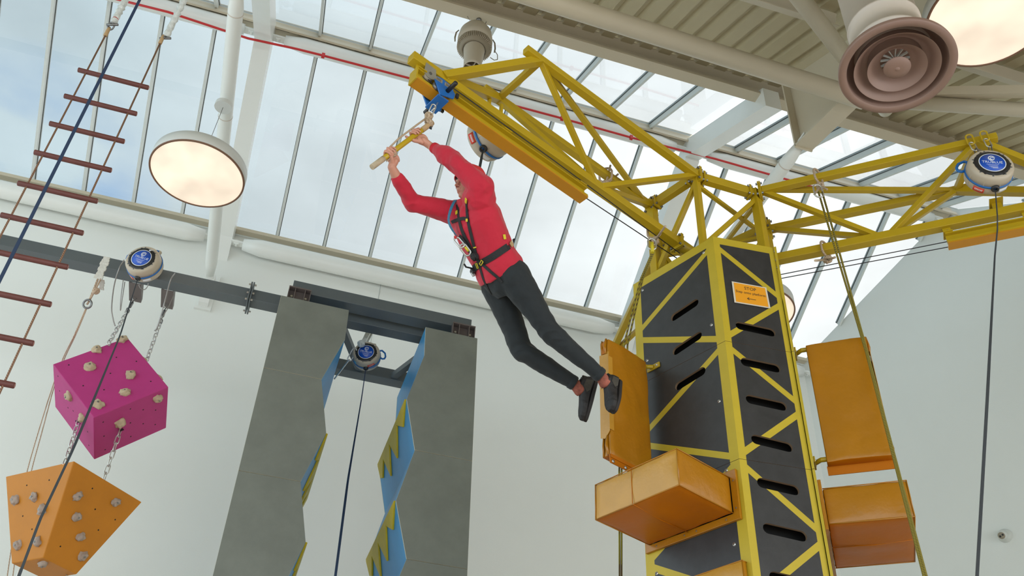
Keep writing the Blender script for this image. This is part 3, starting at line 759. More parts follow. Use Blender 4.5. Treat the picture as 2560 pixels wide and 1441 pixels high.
arm3, dC = crane_arm('crane_arm', 'yellow lattice crane arm mostly hidden behind the tower', *A3)
# hub tube between the bottom chords
for rc, d in ((A1[4], dA), (A2[4], dB), (A3[4], dC)):
    c = V((TC.x, TC.y, ZBOT)); one('hub_tube', lambda b: b.tube([rc-d*.02, c.lerp(rc, .15)], .052, 20), YP, head)

def rail(R, c0, c1, d, drop=.19, off=0.):
    """I-shaped track hung under the bottom chord"""
    s = d.cross(UP).normalized(); a = c0-UP*drop+s*off; z = c1-UP*drop+s*off
    def f(b):
        m1, m2 = YP, 'rail_orange'
        b.bar(a+UP*.052, z+UP*.052, .075, .010, UP, m1)
        b.bar(a, z, .010, .10, UP, m1)
        b.bar(a-UP*.052, z-UP*.052, .092, .012, UP, m2)
        b.bar(a-UP*.040+s*.040, z-UP*.040+s*.040, .010, .026, UP, m1); b.bar(a-UP*.040-s*.040, z-UP*.040-s*.040, .010, .026, UP, m1)
    o = one('rail', f, YP, R)
    return a, z, s
ra = V(pZ(1072, 215, 6.75)); 
def on_rail(t): return A1[4].lerp(A1[5], t)
L1 = (A1[5]-A1[4]).length
r0 = A1[5]-dA*.05; r1 = A1[4]+dA*(L1*.385)
raA, raZ, sA = rail(arm1, r1, r0, dA, .165)
one('end_stop', lambda b: b.obox(raZ+dA*.004, sA*.046, dA*.006, UP*.062), YP, arm1, bevel=.002)
for t in (.02, .50, .97):
    p = raZ.lerp(raA, t); one('rail_hanger', lambda b: (b.obox(p+UP*.105, sA*.006, dA*.03, UP*.055), b.obox(p+UP*.062, sA*.05, dA*.035, UP*.005)), YP, arm1)
    bolt(arm1, p+UP*.068+sA*.03, UP, .008); bolt(arm1, p+UP*.068-sA*.03, UP, .008)
q0 = A2[4]+dd2*((pZ(2368, 585, ZBOT-.2)-A2[4]).dot(dd2)); q1 = A2[5]-dd2*.22
rbA, rbZ, sB = rail(arm2, q0, q1, dd2, .165)
for t in (.02, .5, .97):
    p = rbA.lerp(rbZ, t); one('rail_hanger', lambda b: (b.obox(p+UP*.105, sB*.006, dd2*.03, UP*.055), b.obox(p+UP*.062, sB*.05, dd2*.035, UP*.005)), YP, arm2)
    bolt(arm2, p+UP*.068+sB*.03, UP, .008)
pc = A2[4]+dd2*((pZ(2497, 545, ZBOT+.04)-A2[4]).dot(dd2))
one('winch_bracket', lambda b: (b.obox(pc+UP*.075+V((0, .0, .0)), sB*.006, dd2*.035, UP*.045), b.obox(pc+UP*.12, sB*.055, dd2*.05, UP*.005), b.obox(pc+UP*.085-sB*.05, sB*.004, dd2*.045, UP*.045)), YP, arm2)
# stubs over arm 1 where the hidden belay hangs
for x, y in ((1222, 268), (1252, 283)):
    p = pZ(x, y, 7.25); one('hanger_stub', lambda b: b.bar(p+UP*.10, p-UP*.30, .022, .022, UP.cross(dA)), YP, arm1)

# haul cables along the arms, pulley at the tip
pul = raZ+dA*.03+UP*.05-sA*.075 if (raZ-sA).dot(CF) < (raZ+sA).dot(CF) else raZ+dA*.03+UP*.05+sA*.075
sgn = -1 if (raZ-sA).dot(CF) < (raZ+sA).dot(CF) else 1
sv = sA*sgn
pul = pZ(1072, 188, 6.82)
Pq = empty('pulley', pul, 'steel twin-plate pulley at the outer end of the rail', 'pulley')
mtp = M.Translation(pul)@sv.to_track_quat('Z', 'Y').to_matrix().to_4x4()
one('sheave', lambda b: b.lathe([(.012, -.010), (.050, -.010), (.044, 0), (.050, .010), (.012, .010)], mtp, 28), 'white_tape', Pq)
for sg_ in (-1, 1):
    def plate(b):
        n = 12; P = []
        for i in range(n+1): t = pi+pi*i/n; P.append(pul+dA*(.050*cos(t)*-1)*1+UP*(.050*sin(t)))
        P += [pul+dA*-.040+UP*.075, pul+dA*.045+UP*.085]
        b.prism([p+sv*(sg_*.015) for p in P], sv*(.003*sg_))
    one('side_plate', plate, 'steel_plate', Pq)
one('axle', lambda b: b.lathe([(0, .024), (.012, .024), (.012, -.024), (0, -.024)], mtp, 12, sm=False), 'dark_zinc', Pq)
dl = lambda p, t: p
c_up = [pul+UP*.045, pZ(1380, 398, 6.84), pZ(1700, 634, 6.84)]
c_lo = [pul-UP*.045, pZ(1135, 270, 6.79), pZ(1395, 449, 6.76), pZ(1692, 646, 6.78)]
one('haul_cable', lambda b: b.tube(c_up, .0042, 6), 'cable_black', label='black haul cable along the climber\'s arm, the one nearer the chord', cat='cable')
one('haul_cable', lambda b: b.tube(c_lo, .0042, 6), 'cable_black', label='black haul cable running from the blue trolley down to the tower top', cat='cable')
one('haul_cable', lambda b: b.tube([pZ(1946, 688, 6.80), pZ(2366, 605, 6.80), pZ(2600, 560, 6.80)], .0042, 6), 'cable_black', label='upper of the two thin black cables right of the tower', cat='cable')
one('haul_cable', lambda b: b.tube([pZ(1948, 697.5, 6.76), pZ(2360, 620, 6.76), pZ(2600, 577, 6.76)], .0042, 6), 'cable_black', label='lower of the two thin black cables right of the tower', cat='cable')
# ladder bracket and drive beam on the head, seen left of the top edge
def hb(x, y, z): return pZ(x, y, z)
one('cable_guide', lambda b: b.bar(pT(1636, 674, 8.3), pT(1700, 700, 8.2), .05, .05, UP), YP, head, bevel=.003)
one('guide_post', lambda b: b.bar(pT(1640, 612, 8.3), pT(1640, 690, 8.3), .05, .05, nL), YP, head, bevel=.003)
one('stay', lambda b: b.bar(V((P1.x, P1.y, TZ))-nL*.12, rotc(P1, -1).lerp(P1, .6)+UP*-.9, .04, .04, UP), YP, head)

# ------------------------------------------------------------------ trolley on the rail
tp = pZ(1093, 240, 6.72); tp = raZ+(-dA)*((raZ-tp).dot(dA)); tp.z = raZ.z-.02
def seg_dir(): return dA
TR = empty('rail_trolley', tp, 'blue steel trolley clamped round the rail with black grip bars', 'trolley')
for sg_ in (-1, 1):
    o_ = tp+sA*(sg_*.068)
    def plate(b):
        P = [(-.08, .06), (-.03, .075), (.05, .06), (.07, .02), (.088, .0), (.08, -.05), (.03, -.068), (-.03, -.095), (-.06, -.035), (-.09, .02)]
        b.prism([o_+dA*(-u)+UP*v_ for u, v_ in P], sA*(sg_*.012))
    pl = one('side_plate', plate, 'trolley_blue', TR, bevel=.003)
    one('wheel', lambda b: b.lathe([(0, -.02), (.028, -.02), (.034, -.012), (.034, .012), (0, .012)], M.Translation(o_-sA*(sg_*.025)-dA*.04)@sA.to_track_quat('Z', 'Y').to_matrix().to_4x4(), 20), 'dark_zinc', TR)
    one('wheel', lambda b: b.lathe([(0, -.02), (.028, -.02), (.034, -.012), (.034, .012), (0, .012)], M.Translation(o_-sA*(sg_*.025)+dA*.05)@sA.to_track_quat('Z', 'Y').to_matrix().to_4x4(), 20), 'dark_zinc', TR)
    for u in (-.06, .02):
        one('maker_plate', lambda b: b.obox(o_+sA*(sg_*.0135)+dA*u*-1+UP*.035, dA*.03, sA*.001, UP*.017), 'steel_plate', TR)
        for j in range(3): one('lettering', lambda b: b.obox(o_+sA*(sg_*.0148)+dA*u*-1+UP*(.043-.008*j), dA*(.022-.004*(j % 2)), sA*.0004, UP*.0014), 'ink', TR)
    def grip(b): b.tube([o_+sA*(sg_*.01)-UP*.02+dA*-.02, o_+sA*(sg_*.11)-UP*.02+dA*-.02, o_+sA*(sg_*.114)-UP*.02+dA*-.02], [.0165, .0165, .012], 14)
    one('grip_bar', grip, 'black_plastic', TR)
    one('cable_clamp', lambda b: b.obox(o_+sA*(sg_*.016)-dA*.10-UP*.01, dA*.010, sA*.008, UP*.02), 'black_plastic', TR)
one('cross_plate', lambda b: b.obox(tp-UP*.100, sA*.075, dA*.045, UP*.006), 'trolley_blue', TR, bevel=.002)
swb = tp-UP*.11

# trapeze: swivel, sling, knots, bar
bt, be = pT(1080, 307, 6.42), pT(930, 418, 6.02)
TZ_ = empty('trapeze_bar', (bt+be)/2, 'yellow trapeze bar on a knotted rope, gripped by the climber', 'trapeze bar')
bd = (bt-be).normalized(); BR = .0175
one('bar', lambda b: b.tube([be, be+bd*.004, bt-bd*.004, bt], [BR*.8, BR, BR, BR*.8], 20), YP, TZ_)
one('end_tape', lambda b: b.tube([be-bd*.001, be+bd*.115], BR+.0015, 20), 'hold_resin', TZ_)
one('end_tape', lambda b: b.tube([bt+bd*.001, bt-bd*.115], BR+.0015, 20), 'tan_patch', TZ_)
kn = pT(1072, 291, 6.44)
def swivel(b):
    link_loop(b, swb+UP*.02, pT(1082, 275, 6.5), .030, .0055, 'zinc', sA); link_loop(b, pT(1086, 262, 6.52), pT(1076, 284, 6.48), .034, .005, 'zinc', dA)
one('shackle', swivel, 'zinc', TZ_)
def knotblob(b, c, r, sd):
    random.seed(sd)
    for k in range(5):
        ax = V((random.gauss(0, 1), random.gauss(0, 1), random.gauss(0, 1))).normalized(); x = ax.orthogonal().normalized(); y = ax.cross(x)
        b.tube([V(c)+(x*cos(t)+y*sin(t))*r*(.8+.1*k/2)+ax*(.004*sin(2*t)) for t in [2*pi*i/16 for i in range(16)]], r*.36, 8, closed=True)
one('knot', lambda b: knotblob(b, kn, .024, 3), 'tan_rope', TZ_)
one('knot', lambda b: knotblob(b, bt-bd*.035+UP*.02, .026, 5), 'tan_rope', TZ_)
one('knot', lambda b: knotblob(b, be+bd*.20-CU*.005, .024, 8), 'tan_rope', TZ_)
def slng(b):
    e1_ = be+bd*.17; off = (CR*-.6+CU*.75).normalized()
    b.tube([kn, kn.lerp(e1_+off*.05, .3), kn.lerp(e1_+off*.045, .7), e1_+off*.03], .0065, 8)
    b.tube([kn, bt-bd*.02+UP*.01], .0065, 8)
    b.tube([e1_+off*.03, be+bd*.12-off*.026, be+bd*.20-off*.02], .006, 8)
one('sling_rope', slng, 'tan_rope', TZ_)
one('rope_tail', lambda b: b.tube([bt-bd*.03-UP*.02, bt-bd*.01-UP*.045, bt+bd*.004-UP*.055], [.008, .009, .012], 8), 'webbing_dark', TZ_)

# ------------------------------------------------------------------ wall-climbing descent devices (round, blue label)
def belay(nm, lb, c, fwd, up, D=.36, line=None, webr=.009, hand=1, mweb='webbing_dark', links=1, wpts=None):
    c = V(c); f = V(fwd).normalized(); u = V(up); u = (u-f*u.dot(f)).normalized(); r_ = u.cross(f).normalized()   # r_ = right as seen from the front
    R = empty(nm, c, lb, 'belay device', 'round belay devices with blue labels')
    k = D/.36; mt = M.Translation(c)@M((r_*k, u*k, f*k)).transposed().to_4x4()
    one('housing', lambda b: b.lathe([(0, -.115), (.10, -.115), (.145, -.105), (.168, -.085), (.178, -.05), (.180, -.006), (.176, -.004), (.176, .004), (.180, .006), (.179, .05), (.176, .078), (.168, .094), (.155, .102), (.138, .104), (.128, .101), (0, .101)], mt, 64), 'beige_shell', R)
    one('band', lambda b: b.lathe([(.1795, -.008), (.186, -.008), (.186, .008), (.1795, .008)], mt, 64), 'blue_band', R)
    def ring(b):
        n = 96; o = len(b.v); prof = [(.100, .112), (.128, .109), (0, .103)]
        for i in range(n):
            t = 2*pi*i/n; tooth = .007 if (i % 16) in (0, 1) else (-.003 if (i % 16) in (7, 8) else 0)
            for rr, z in ((.100, .114), (.124, .113), (.139+tooth, .107), (.139+tooth, .095)): b.v.append(mt@V((rr*cos(t), rr*sin(t), z)))
        for i in range(n):
            for j in range(3): b.f.append([o+4*i+j, o+4*i+j+1, o+4*((i+1) % n)+j+1, o+4*((i+1) % n)+j]); b.m.append(0); b.sm.append(False)
    one('front_ring', ring, 'black_plastic', R)
    one('label_rim', lambda b: b.lathe([(.098, .1155), (.105, .1155), (.105, .112), (.098, .112)], mt, 64), 'label_white', R)
    lab = one('label_disc', lambda b: b.lathe([(0, .1150), (.099, .1150), (.099, .112)], mt, 64), 'blue_label', R)
    def tx(s_, x, y, size, m='label_white', rot=0): 
        t = text(s_, size, m, mt@M.Translation((x, y, .1152))@M.Rotation(rot, 4, 'Z'), 'lettering', lab)
    tx('TRUBLUE', 0, .004, .038)
    for j in range(2): one('fine_print', lambda b: b.obox(mt@V((0, -.022-.011*j, .1154)), r_*(.048-.010*j)*k, u*.0012*k, f*.0003), 'label_white', lab)
    for j in range(3): one('lettering', lambda b: b.obox(mt@V((.004+.006*j, -.047-.009*j, .1154)), r_*(.034-.007*j)*k, u*.0014*k, f*.0003), 'label_white', lab)
    def swirl(b):
        for r0_, a0, a1, w0 in ((.026, .4, 4.6, .0042), (.019, 2.9, 7.6, .0036), (.011, .2, 5.4, .0032)):
            pts = [mt@V((r0_*cos(t), .048+r0_*sin(t), .1154)) for t in [a0+(a1-a0)*i/22 for i in range(23)]]
            b.tube(pts, [w0*k*(.35+.65*sin(pi*i/22)) for i in range(23)], 6)
    one('emblem', swirl, 'label_white', lab)
    # case seams, screws
    for t in [RAD(x) for x in (30, 90, 150, 210, 250, 290, 330)]:
        def rib(b): b.tube([mt@V((rr*cos(t), rr*sin(t), z)) for rr, z in ((.168, .086), (.1775, .05), (.1805, .01), (.1805, -.01), (.1785, -.05), (.166, -.088))], .0022*k, 5)
        one('case_seam', rib, 'fan_shell', R)
        one('case_screw', lambda b: b.lathe([(0, .110), (.008, .110), (.010, .098)], mt@M.Translation((.146*cos(t+.3), .146*sin(t+.3), -.006)), 10), 'dark_zinc', R)
    # warning patch on the side
    a0 = RAD(232); 
    def patch(b, a0, a1, z0, z1, rr=.1825):
        n = 6; o = len(b.v)
        for i in range(n+1):
            t = a0+(a1-a0)*i/n
            for z in (z0, z1): b.v.append(mt@V((rr*cos(t), rr*sin(t), z)))
            for z in (z0, z1): b.v.append(mt@V(((rr-.004)*cos(t), (rr-.004)*sin(t), z)))
        for i in range(n): a_ = o+4*i; b.f += [[a_, a_+1, a_+5, a_+4], [a_+2, a_+6, a_+7, a_+3], [a_, a_+4, a_+6, a_+2], [a_+1, a_+3, a_+7, a_+5]]; b.m += [0]*4; b.sm += [True]*4
        b.f += [[o, o+2, o+3, o+1], [o+4*n, o+4*n+1, o+4*n+3, o+4*n+2]]; b.m += [0, 0]; b.sm += [False]*2
    side = 1 if hand > 0 else -1
    aa, ab = (RAD(228), RAD(256)) if hand > 0 else (RAD(288), RAD(318))
    zz = (-.068, -.022) if hand > 0 else (.022, .066)
    wp = one('warning_label', lambda b: patch(b, aa, ab, *zz, rr=.1835), 'label_red', R)
    one('lettering', lambda b: [patch(b, aa+(ab-aa)*(.16+.125*i), aa+(ab-aa)*(.235+.125*i), zz[0]+.015, zz[1]-.014, .1838) for i in range(6)], 'label_white', wp)
    if hand < 0: one('spec_label', lambda b: patch(b, RAD(222), RAD(236), .015, .062, .1838), 'label_cyan', R)
    else: one('spec_label', lambda b: patch(b, RAD(292), RAD(318), -.06, -.025, .1835), 'label_white', R)
    # carry handle
    sgn = -1 if hand > 0 else 1
    def handle(b):
        P = [mt@V((sgn*x, y, z)) for x, y, z in ((.135, .118, -.01), (.175, .13, -.01), (.222, .095, -.01), (.240, .045, -.01), (.232, .012, -.01), (.205, .004, -.01), (.178, .018, -.01))]
        Q = []
        for i in range(len(P)-1):
            for q in range(4): Q.append(P[i].lerp(P[i+1], q/4))
        Q.append(P[-1]); b.tube(Q, .0115*k, 10)
    one('carry_handle', handle, 'blue_band', R)
    # mounting lugs on top
    one('mount_lug', lambda b: (b.obox(mt@V((-.05, .185, 0)), r_*.028*k, u*.022*k, f*.018*k), b.obox(mt@V((.05, .185, 0)), r_*.028*k, u*.022*k, f*.018*k)), 'beige_shell', R, bevel=.004)
    one('shackle_plate', lambda b: b.obox(mt@V((0, .19, .012)), r_*.06*k, u*.010*k, f*.012*k), 'blue_band', R, bevel=.002)
    # line outlet
    oc = mt@V((.03, -.178, .0)); 
    one('line_outlet', lambda b: b.lathe([(.030, -.02), (.034, 0), (.030, .018), (.018, .022), (.014, .010)], M.Translation(oc)@(-(u*1)).to_track_quat('Z', 'Y').to_matrix().to_4x4()@M.Scale(k, 4), 20), 'black_plastic', R)
    if wpts:
        def web(b):
            P = [oc]+[V(p) for p in wpts]
            if len(P) > 3: P = down_to(P)
            D_ = [0]
            for i in range(len(P)-1): D_.append(D_[-1]+(P[i+1]-P[i]).length)
            K_ = 60; S2 = []
            for j in range(K_+1):
                d = D_[-1]*j/K_; i = max(i for i in range(len(P)-1) if D_[i] <= d+1e-9)
                q = P[i].lerp(P[i+1], (d-D_[i])/(D_[i+1]-D_[i])); wd = webr*(.35+.65*min(1, 4*j/K_)); sd_ = (P[i+1]-P[i]).normalized().cross(CF).normalized()
                S2.append((q, sd_*wd, CF*.0015))
            loft2(b, S2)
        one('webbing_line', web, mweb, R)
    return R, mt, k
hf = V((-CF.x, -CF.y, 0)).normalized()
def yawed(a): c_, s_ = cos(RAD(a)), sin(RAD(a)); return V((hf.x*c_-hf.y*s_, hf.x*s_+hf.y*c_, 0))
# right device on arm 2
cR = pT(2471, 432, 8.2)
Rr, mtr, kr = belay('belay_device', 'round beige belay device with blue label hanging from the right crane arm', cR, yawed(-8), UP+CR*.14, .335, hand=1, wpts=[pT(2495, 560, 8.2), pT(2487, 640, 8.05), pT(2468, 1000, 7.3), pT(2441, 1470, 6.9)], webr=.0115)
for x0_, y0_, x1_, y1_ in ((2426, 352, 2441, 378), (2462, 343, 2468, 374)):
    tpt = pZ(x0_, y0_, ZTOP-.02)
    one('eye_bolt', lambda b: link_loop(b, tpt+UP*.07, tpt-UP*.045, .05, .0075, YP, dd2), YP, Rr)
    one('quick_link', lambda b: link_loop(b, tpt-UP*.02, tpt-UP*.115+CR*.012, .045, .0055, 'zinc', CR), 'zinc', Rr)
    one('quick_link', lambda b: link_loop(b, tpt-UP*.10+CR*.012, mtr@V((.05 if x0_ > 2440 else -.05, .175, 0)), .035, .005, 'dark_zinc', CF), 'dark_zinc', Rr)
# device over the climber
Rp, mtp2, kp = belay('belay_device', 'beige belay device with blue band behind the crane arm, line going to the climber', pT(1223, 345, 7.35), yawed(48), UP*.75+CR*.62, .345, hand=1, wpts=[pT(1198, 425, 6.9), pT(1200, 445, 6.55)], webr=.010)
one('sling', lambda b: b.tube([mtp2@V((0, .19, 0)), pZ(1240, 290, 7.25)], .008, 8), 'zinc', Rp)
# ------------------------------------------------------------------ pendant lamps, ceiling fan, air diffuser, camera
def lamp(c, D, lb, top=None):
    R = empty('pendant_lamp', c, lb, 'lamp', 'round white pendant lamps'); r = D/2
    one('housing', lambda b: b.lathe([(0, .075), (r*.97, .075), (r, .065), (r, -.075), (r-.012, -.078), (r-.012, -.06), (0, -.06)][:6], M.Translation(c), 72), 'lamp_shell', R)
    one('rim', lambda b: b.lathe([(r+.001, -.070), (r+.001, -.080), (r-.018, -.082), (r-.018, -.068)], M.Translation(c), 72), 'lamp_rim', R)
    one('diffuser', lambda b: b.lathe([(r-.017, -.074), (r*.5, -.077), (0, -.078)], M.Translation(c), 72), 'lamp_glow', R)
    if top is not None:
        one('canopy', lambda b: b.lathe([(0, .03), (.10, .03), (.10, -.03), (0, -.03)], M.Translation(top-UP*.115), 28, sm=False), 'lamp_shell', R)
        t2 = top-UP*.145
        one('suspension_wire', lambda b: b.tube([t2, t2.lerp(c+UP*.3, .8), c+UP*.22, c+UP*.075], .004, 6), 'wire_steel', R)
        for k in range(3):
            a = RAD(40+120*k); one('suspension_wire', lambda b: b.tube([c+UP*.34, c+V((cos(a)*r*.6, sin(a)*r*.6, .075))], .0022, 5), 'wire_steel', R)
    return R
lamp(pX(497, 425, -1.455), 1.02, 'large round glowing pendant lamp at the left, below the tie tube', V((-1.455, 8.09, 10.27)))
lamp(V((5.262, 8.05, 8.95)), 1.02, 'round pendant lamp half hidden behind the right edge of the tower', V((5.262, 8.15, 10.27)))
lc = pX(2470, 30, 5.262); lamp(lc, 1.10, 'large glowing round pendant lamp cut off by the top right corner', lc+UP*.9)

fc = pY(1187, 109, 7.06)
R = empty('ceiling_fan', fc, 'beige bucket-shaped air destratification fan hanging below the edge beam', 'fan')
mf = M.Translation(fc)@M.Rotation(RAD(-3), 4, 'X')@M.Diagonal((.93, .93, 1.6, 1))
one('hood', lambda b: b.lathe([(0, .20), (.10, .197), (.17, .175), (.215, .12), (.232, .04), (.228, -.02), (.19, -.02), (.19, .06)], mf, 56), 'fan_shell', R)
one('nozzle', lambda b: b.lathe([(.150, .02), (.150, -.02), (.142, -.09), (.122, -.20), (.116, -.30), (.120, -.335), (.112, -.335), (.106, -.25), (.108, -.10)], mf, 48), 'fan_shell', R)
def vanes(b):
    n = 56
    for i in range(n):
        t = 2*pi*i/n; d = V((cos(t), sin(t), 0)); e = V((-sin(t), cos(t), 0))
        b.obox(mf@(d*.185+V((0, 0, -.045))), d*.042, e*.0022, UP*.032)
one('grille', vanes, 'fan_shell', R)
one('grille_ring', lambda b: b.lathe([(.222, -.016), (.224, -.03), (.18, -.085), (.148, -.095), (.15, -.06), (.20, -.02)], mf, 48), 'fan_dark', R)
def hub(b):
    b.lathe([(0, -.318), (.016, -.318), (.016, -.28), (0, -.28)], mf, 12)
    for a in (RAD(12), RAD(102)): d = V((cos(a), sin(a), 0)); b.obox(mf@V((0, 0, -.305)), d*.112, d.cross(UP)*.004, UP*.012)
one('cross_vane', hub, 'fan_shell', R)
one('rotor', lambda b: b.lathe([(0, -.2), (.108, -.22), (.108, -.16), (0, -.14)], mf, 24), 'fan_dark', R)
tb = V((fc.x+.02, 7.08, zS(7.14)-.29))
one('hanging_rod', lambda b: b.tube([fc+UP*.19, tb], .007, 8), 'dark_zinc', R)
one('ceiling_rose', lambda b: b.lathe([(0, 0), (.035, 0), (.03, -.02), (0, -.03)], M.Translation(tb), 16), 'dark_zinc', R)
one('power_cord', lambda b: b.tube([tb+V((.10, 0, .01)), tb+V((.07, 0, -.12)), tb+V((.03, -.02, -.2)), tb+V((.05, -.02, -.32)), fc+V((.03, 0, .2))], .005, 6), 'wire_steel', R)
one('power_cord', lambda b: b.tube([tb+V((-.16, 0, .02)), tb+V((-.09, 0, -.10)), tb+V((-.10, 0, -.25)), tb+V((-.17, 0, -.38)), fc+V((-.12, 0, .18))], .003, 6), 'wire_steel', R)
for s in (-1, 1):
    def clip(b):
        P = [mf@V((s*.235, -.02, .10)), mf@V((s*.265, -.02, .06)), mf@V((s*.275, -.02, -.01)), mf@V((s*.268, -.02, -.06))]; b.tube(P, [.006, .009, .010, .008], 8)
    one('bracket', clip, 'fan_dark', R)
one('cable_loop', lambda b: b.tube([mf@V((.27, -.03, -.05)), mf@V((.31, -.03, -.09)), mf@V((.315, -.03, -.15)), mf@V((.27, -.03, -.17)), mf@V((.215, -.03, -.15))], .005, 6), 'fan_dark', R)

dc = pT(2243, 170, 8.45)
R = empty('air_diffuser', dc, 'large brown round air diffuser with concentric rings on a white duct', 'air vent')
md = M.Translation(dc)@M.Rotation(RAD(3), 4, 'Y')@M.Rotation(RAD(-1), 4, 'X'); rr = .455
def dl(b, P, m=None): b.lathe(P, md, 96, m)
one('outer_ring', lambda b: dl(b, [(rr*.99, .035), (rr, .01), (rr, 0), (rr*.985, -.012), (rr*.86, -.006), (rr*.855, .0), (rr*.83, .06), (rr*.70, .16), (rr*.66, .17)]), 'diffuser', R)
one('cone_ring', lambda b: dl(b, [(rr*.735, -.004), (rr*.72, .0), (rr*.60, .065), (rr*.47, .12), (rr*.47, .11), (rr*.58, .055), (rr*.70, .0)][:5]), 'diffuser', R)
one('cone_ring', lambda b: dl(b, [(rr*.505, -.006), (rr*.49, .0), (rr*.37, .060), (rr*.26, .105), (rr*.25, .10)]), 'diffuser', R)
one('centre_cone', lambda b: dl(b, [(0, -.018), (rr*.10, -.016), (rr*.225, -.004), (rr*.235, .006), (rr*.20, .02), (rr*.05, .06), (0, .065)]), 'diffuser', R)
one('centre_boss', lambda b: dl(b, [(0, -.026), (.012, -.024), (.02, -.017)]), 'diffuser', R)
def dfins(b):
    for i in range(12):
        a = 2*pi*i/12; d = V((cos(a), sin(a), 0)); b.obox(md@(d*.075+V((0, 0, .12))), d*.05, d.cross(UP)*.003, UP*.012)
one('inner_vanes', dfins, 'cctv_shell', R)
one('throat', lambda b: dl(b, [(rr*.66, .17), (rr*.62, .19), (rr*.24, .19), (0, .19)]), 'diffuser', R)
def duct(b):
    r2 = rr*.665; P = [(r2, .10), (r2, .26), (r2+.006, .262), (r2+.006, .285), (r2-.002, .287), (r2-.012, .52), (r2-.006, .522), (r2-.006, .545), (r2-.016, .548), (r2-.02, 1.4)]
    b.lathe(P, M.Translation(dc), 72)
one('duct', duct, 'duct', R)

# gable-wall camera
gp = CORN; gn = V((-GD.y, GD.x, 0)); 
if gn.dot(CAM-gp) < 0: gn = -gn
cc = pP(2514, 1341, gp, gn)
R = empty('security_camera', cc, 'small white turret security camera on the right-hand wall', 'camera')
mq = M.Translation(cc)@gn.to_track_quat('Z', 'Y').to_matrix().to_4x4()
one('base', lambda b: b.lathe([(.095, 0), (.095, .02), (.085, .05), (.06, .075), (0, .08)], mq, 32), 'cctv_shell', R)
ld = (CAM-cc).normalized()*.75-UP*.25-CR*.35; ld.normalize(); mc = M.Translation(cc+gn*.075)@ld.to_track_quat('Z', 'Y').to_matrix().to_4x4()
one('turret', lambda b: b.lathe([(0, -.03), (.045, -.025), (.060, .0), (.062, .04), (.056, .075), (.048, .080), (0, .080)], mc, 32), 'cctv_shell', R)
one('face_plate', lambda b: b.lathe([(0, .0815), (.046, .0815), (.048, .078)], mc, 28), 'fan_dark', R)
for s in (-1, 1): one('lens', lambda b: b.lathe([(0, .084), (.014, .083), (.015, .08)], mc@M.Translation((s*.02, .006*s, 0)), 18), 'black_plastic', R)

# ------------------------------------------------------------------ grey steel beam over the wall and everything hung on it
GB = 'grey_beam'
Rb = empty('steel_beam', V((-1.5, 8.875, 8.0)), 'long dark grey box beam crossing the hall below the roof glass', 'beam')
zb0, zb1 = 8.01, 8.155
one('beam', lambda b: b.box((-9, 8.8, zb0), (-.64, 8.96, zb1)), GB, Rb, bevel=.006)
one('beam', lambda b: b.box((-.62, 8.8, zb0), (1.75, 8.96, zb1)), GB, Rb, bevel=.006)
for x in (-.645, -.622): one('end_plate', lambda b: b.box((x, 8.74, zb0-.055), (x+.016, 9.02, zb1+.055)), GB, Rb, bevel=.003)
for y in (8.765, 8.995):
    for z in (zb0-.03, zb0+.06, zb1+.03):
        for s, x in ((-1, -.645), (1, -.606)):
            one('bolt', lambda b: b.lathe([(0, .022), (.012, .022), (.012, 0)], M.Translation((x, y, z))@M.Rotation(RAD(90*s), 4, 'Y'), 6, sm=False), 'zinc', Rb)
def bracket(x, sgn, L=.34):
    y0 = 8.96 if sgn > 0 else 8.80
    def f(b):
        b.box((x-.065, min(y0, y0+sgn*L), zb0-.008), (x+.065, max(y0, y0+sgn*L), zb0), 'brown_steel')
        for dx in (-.065, .057): b.prism([(x+dx, y0, zb0), (x+dx, y0+sgn*L, zb0), (x+dx, y0+sgn*L, zb0+.05), (x+dx, y0, zb0+.12)], (.008, 0, 0), 'brown_steel')
        b.box((x-.045, min(y0+sgn*L, y0+sgn*(L-.008)), zb0), (x+.045, max(y0+sgn*L, y0+sgn*(L-.008)), zb0+.05), 'brown_steel')
    one('bracket', f, 'brown_steel', Rb)
    return V((x, y0+sgn*(L-.07), zb0-.01))
xa = pZ(338, 720, zb0).x; xb_ = pZ(418, 745, zb0).x; xc = pZ(380, 640, zb0).x
hA = bracket(xa, 1); hB = bracket(xb_, 1); hC = bracket(xc, -1, .42)
# top frame that carries the two boards
Rf = empty('board_frame', V((1.0, 9.2, 8.0)), 'dark grey steel frame with diagonals that carries the two zigzag climbing boards', 'frame')
def xbeam(x0, x1, y0, y1, z0, z1, nm='cross_beam'): one(nm, lambda b: b.box((x0, y0, z0), (x1, y1, z1)), GB, Rf, bevel=.005)
fl = pY(733, 712, 8.55).x; fr_ = pY(1178, 803, 8.55).x
xbeam(fl, fr_, 8.52, 8.70, 8.045, 8.19)
yb_ = 9.80; xbeam(.25, 1.75, yb_, yb_+.17, zb0, zb1)
def diag(p, q): one('diagonal', lambda b: b.bar(p, q, .075, .075, UP), GB, Rf, bevel=.004)
zc = (zb0+zb1)/2-.02
diag(V((1.20, yb_+.04, zc)), V((1.55, 8.96, zc))); diag(V((.80, yb_+.04, zc)), V((.42, 8.96, zc)))
def hanger(x0, x1, y):
    def f(b):
        b.box((x0, y-.01, 7.86), (x1, y+.07, 7.87)); b.box((x0, y-.01, 8.03), (x1, y+.09, 8.045)); b.box((x0, y+.06, 7.86), (x1, y+.07, 8.04))
        for x in (x0, x0+(x1-x0)*.28, x0+(x1-x0)*.72, x1-.008): b.box((x, y-.005, 7.865), (x+.008, y+.065, 8.035))
    one('hanger_bracket', f, 'brown_steel', Rf)
    for x in (x0+.045, x1-.045): one('bolt', lambda b: b.lathe([(0, .012), (.014, .012), (.014, 0)], M.Translation((x, y+.058, 7.95))@M.Rotation(RAD(90), 4, 'X'), 6, sm=False), 'zinc', Rf)
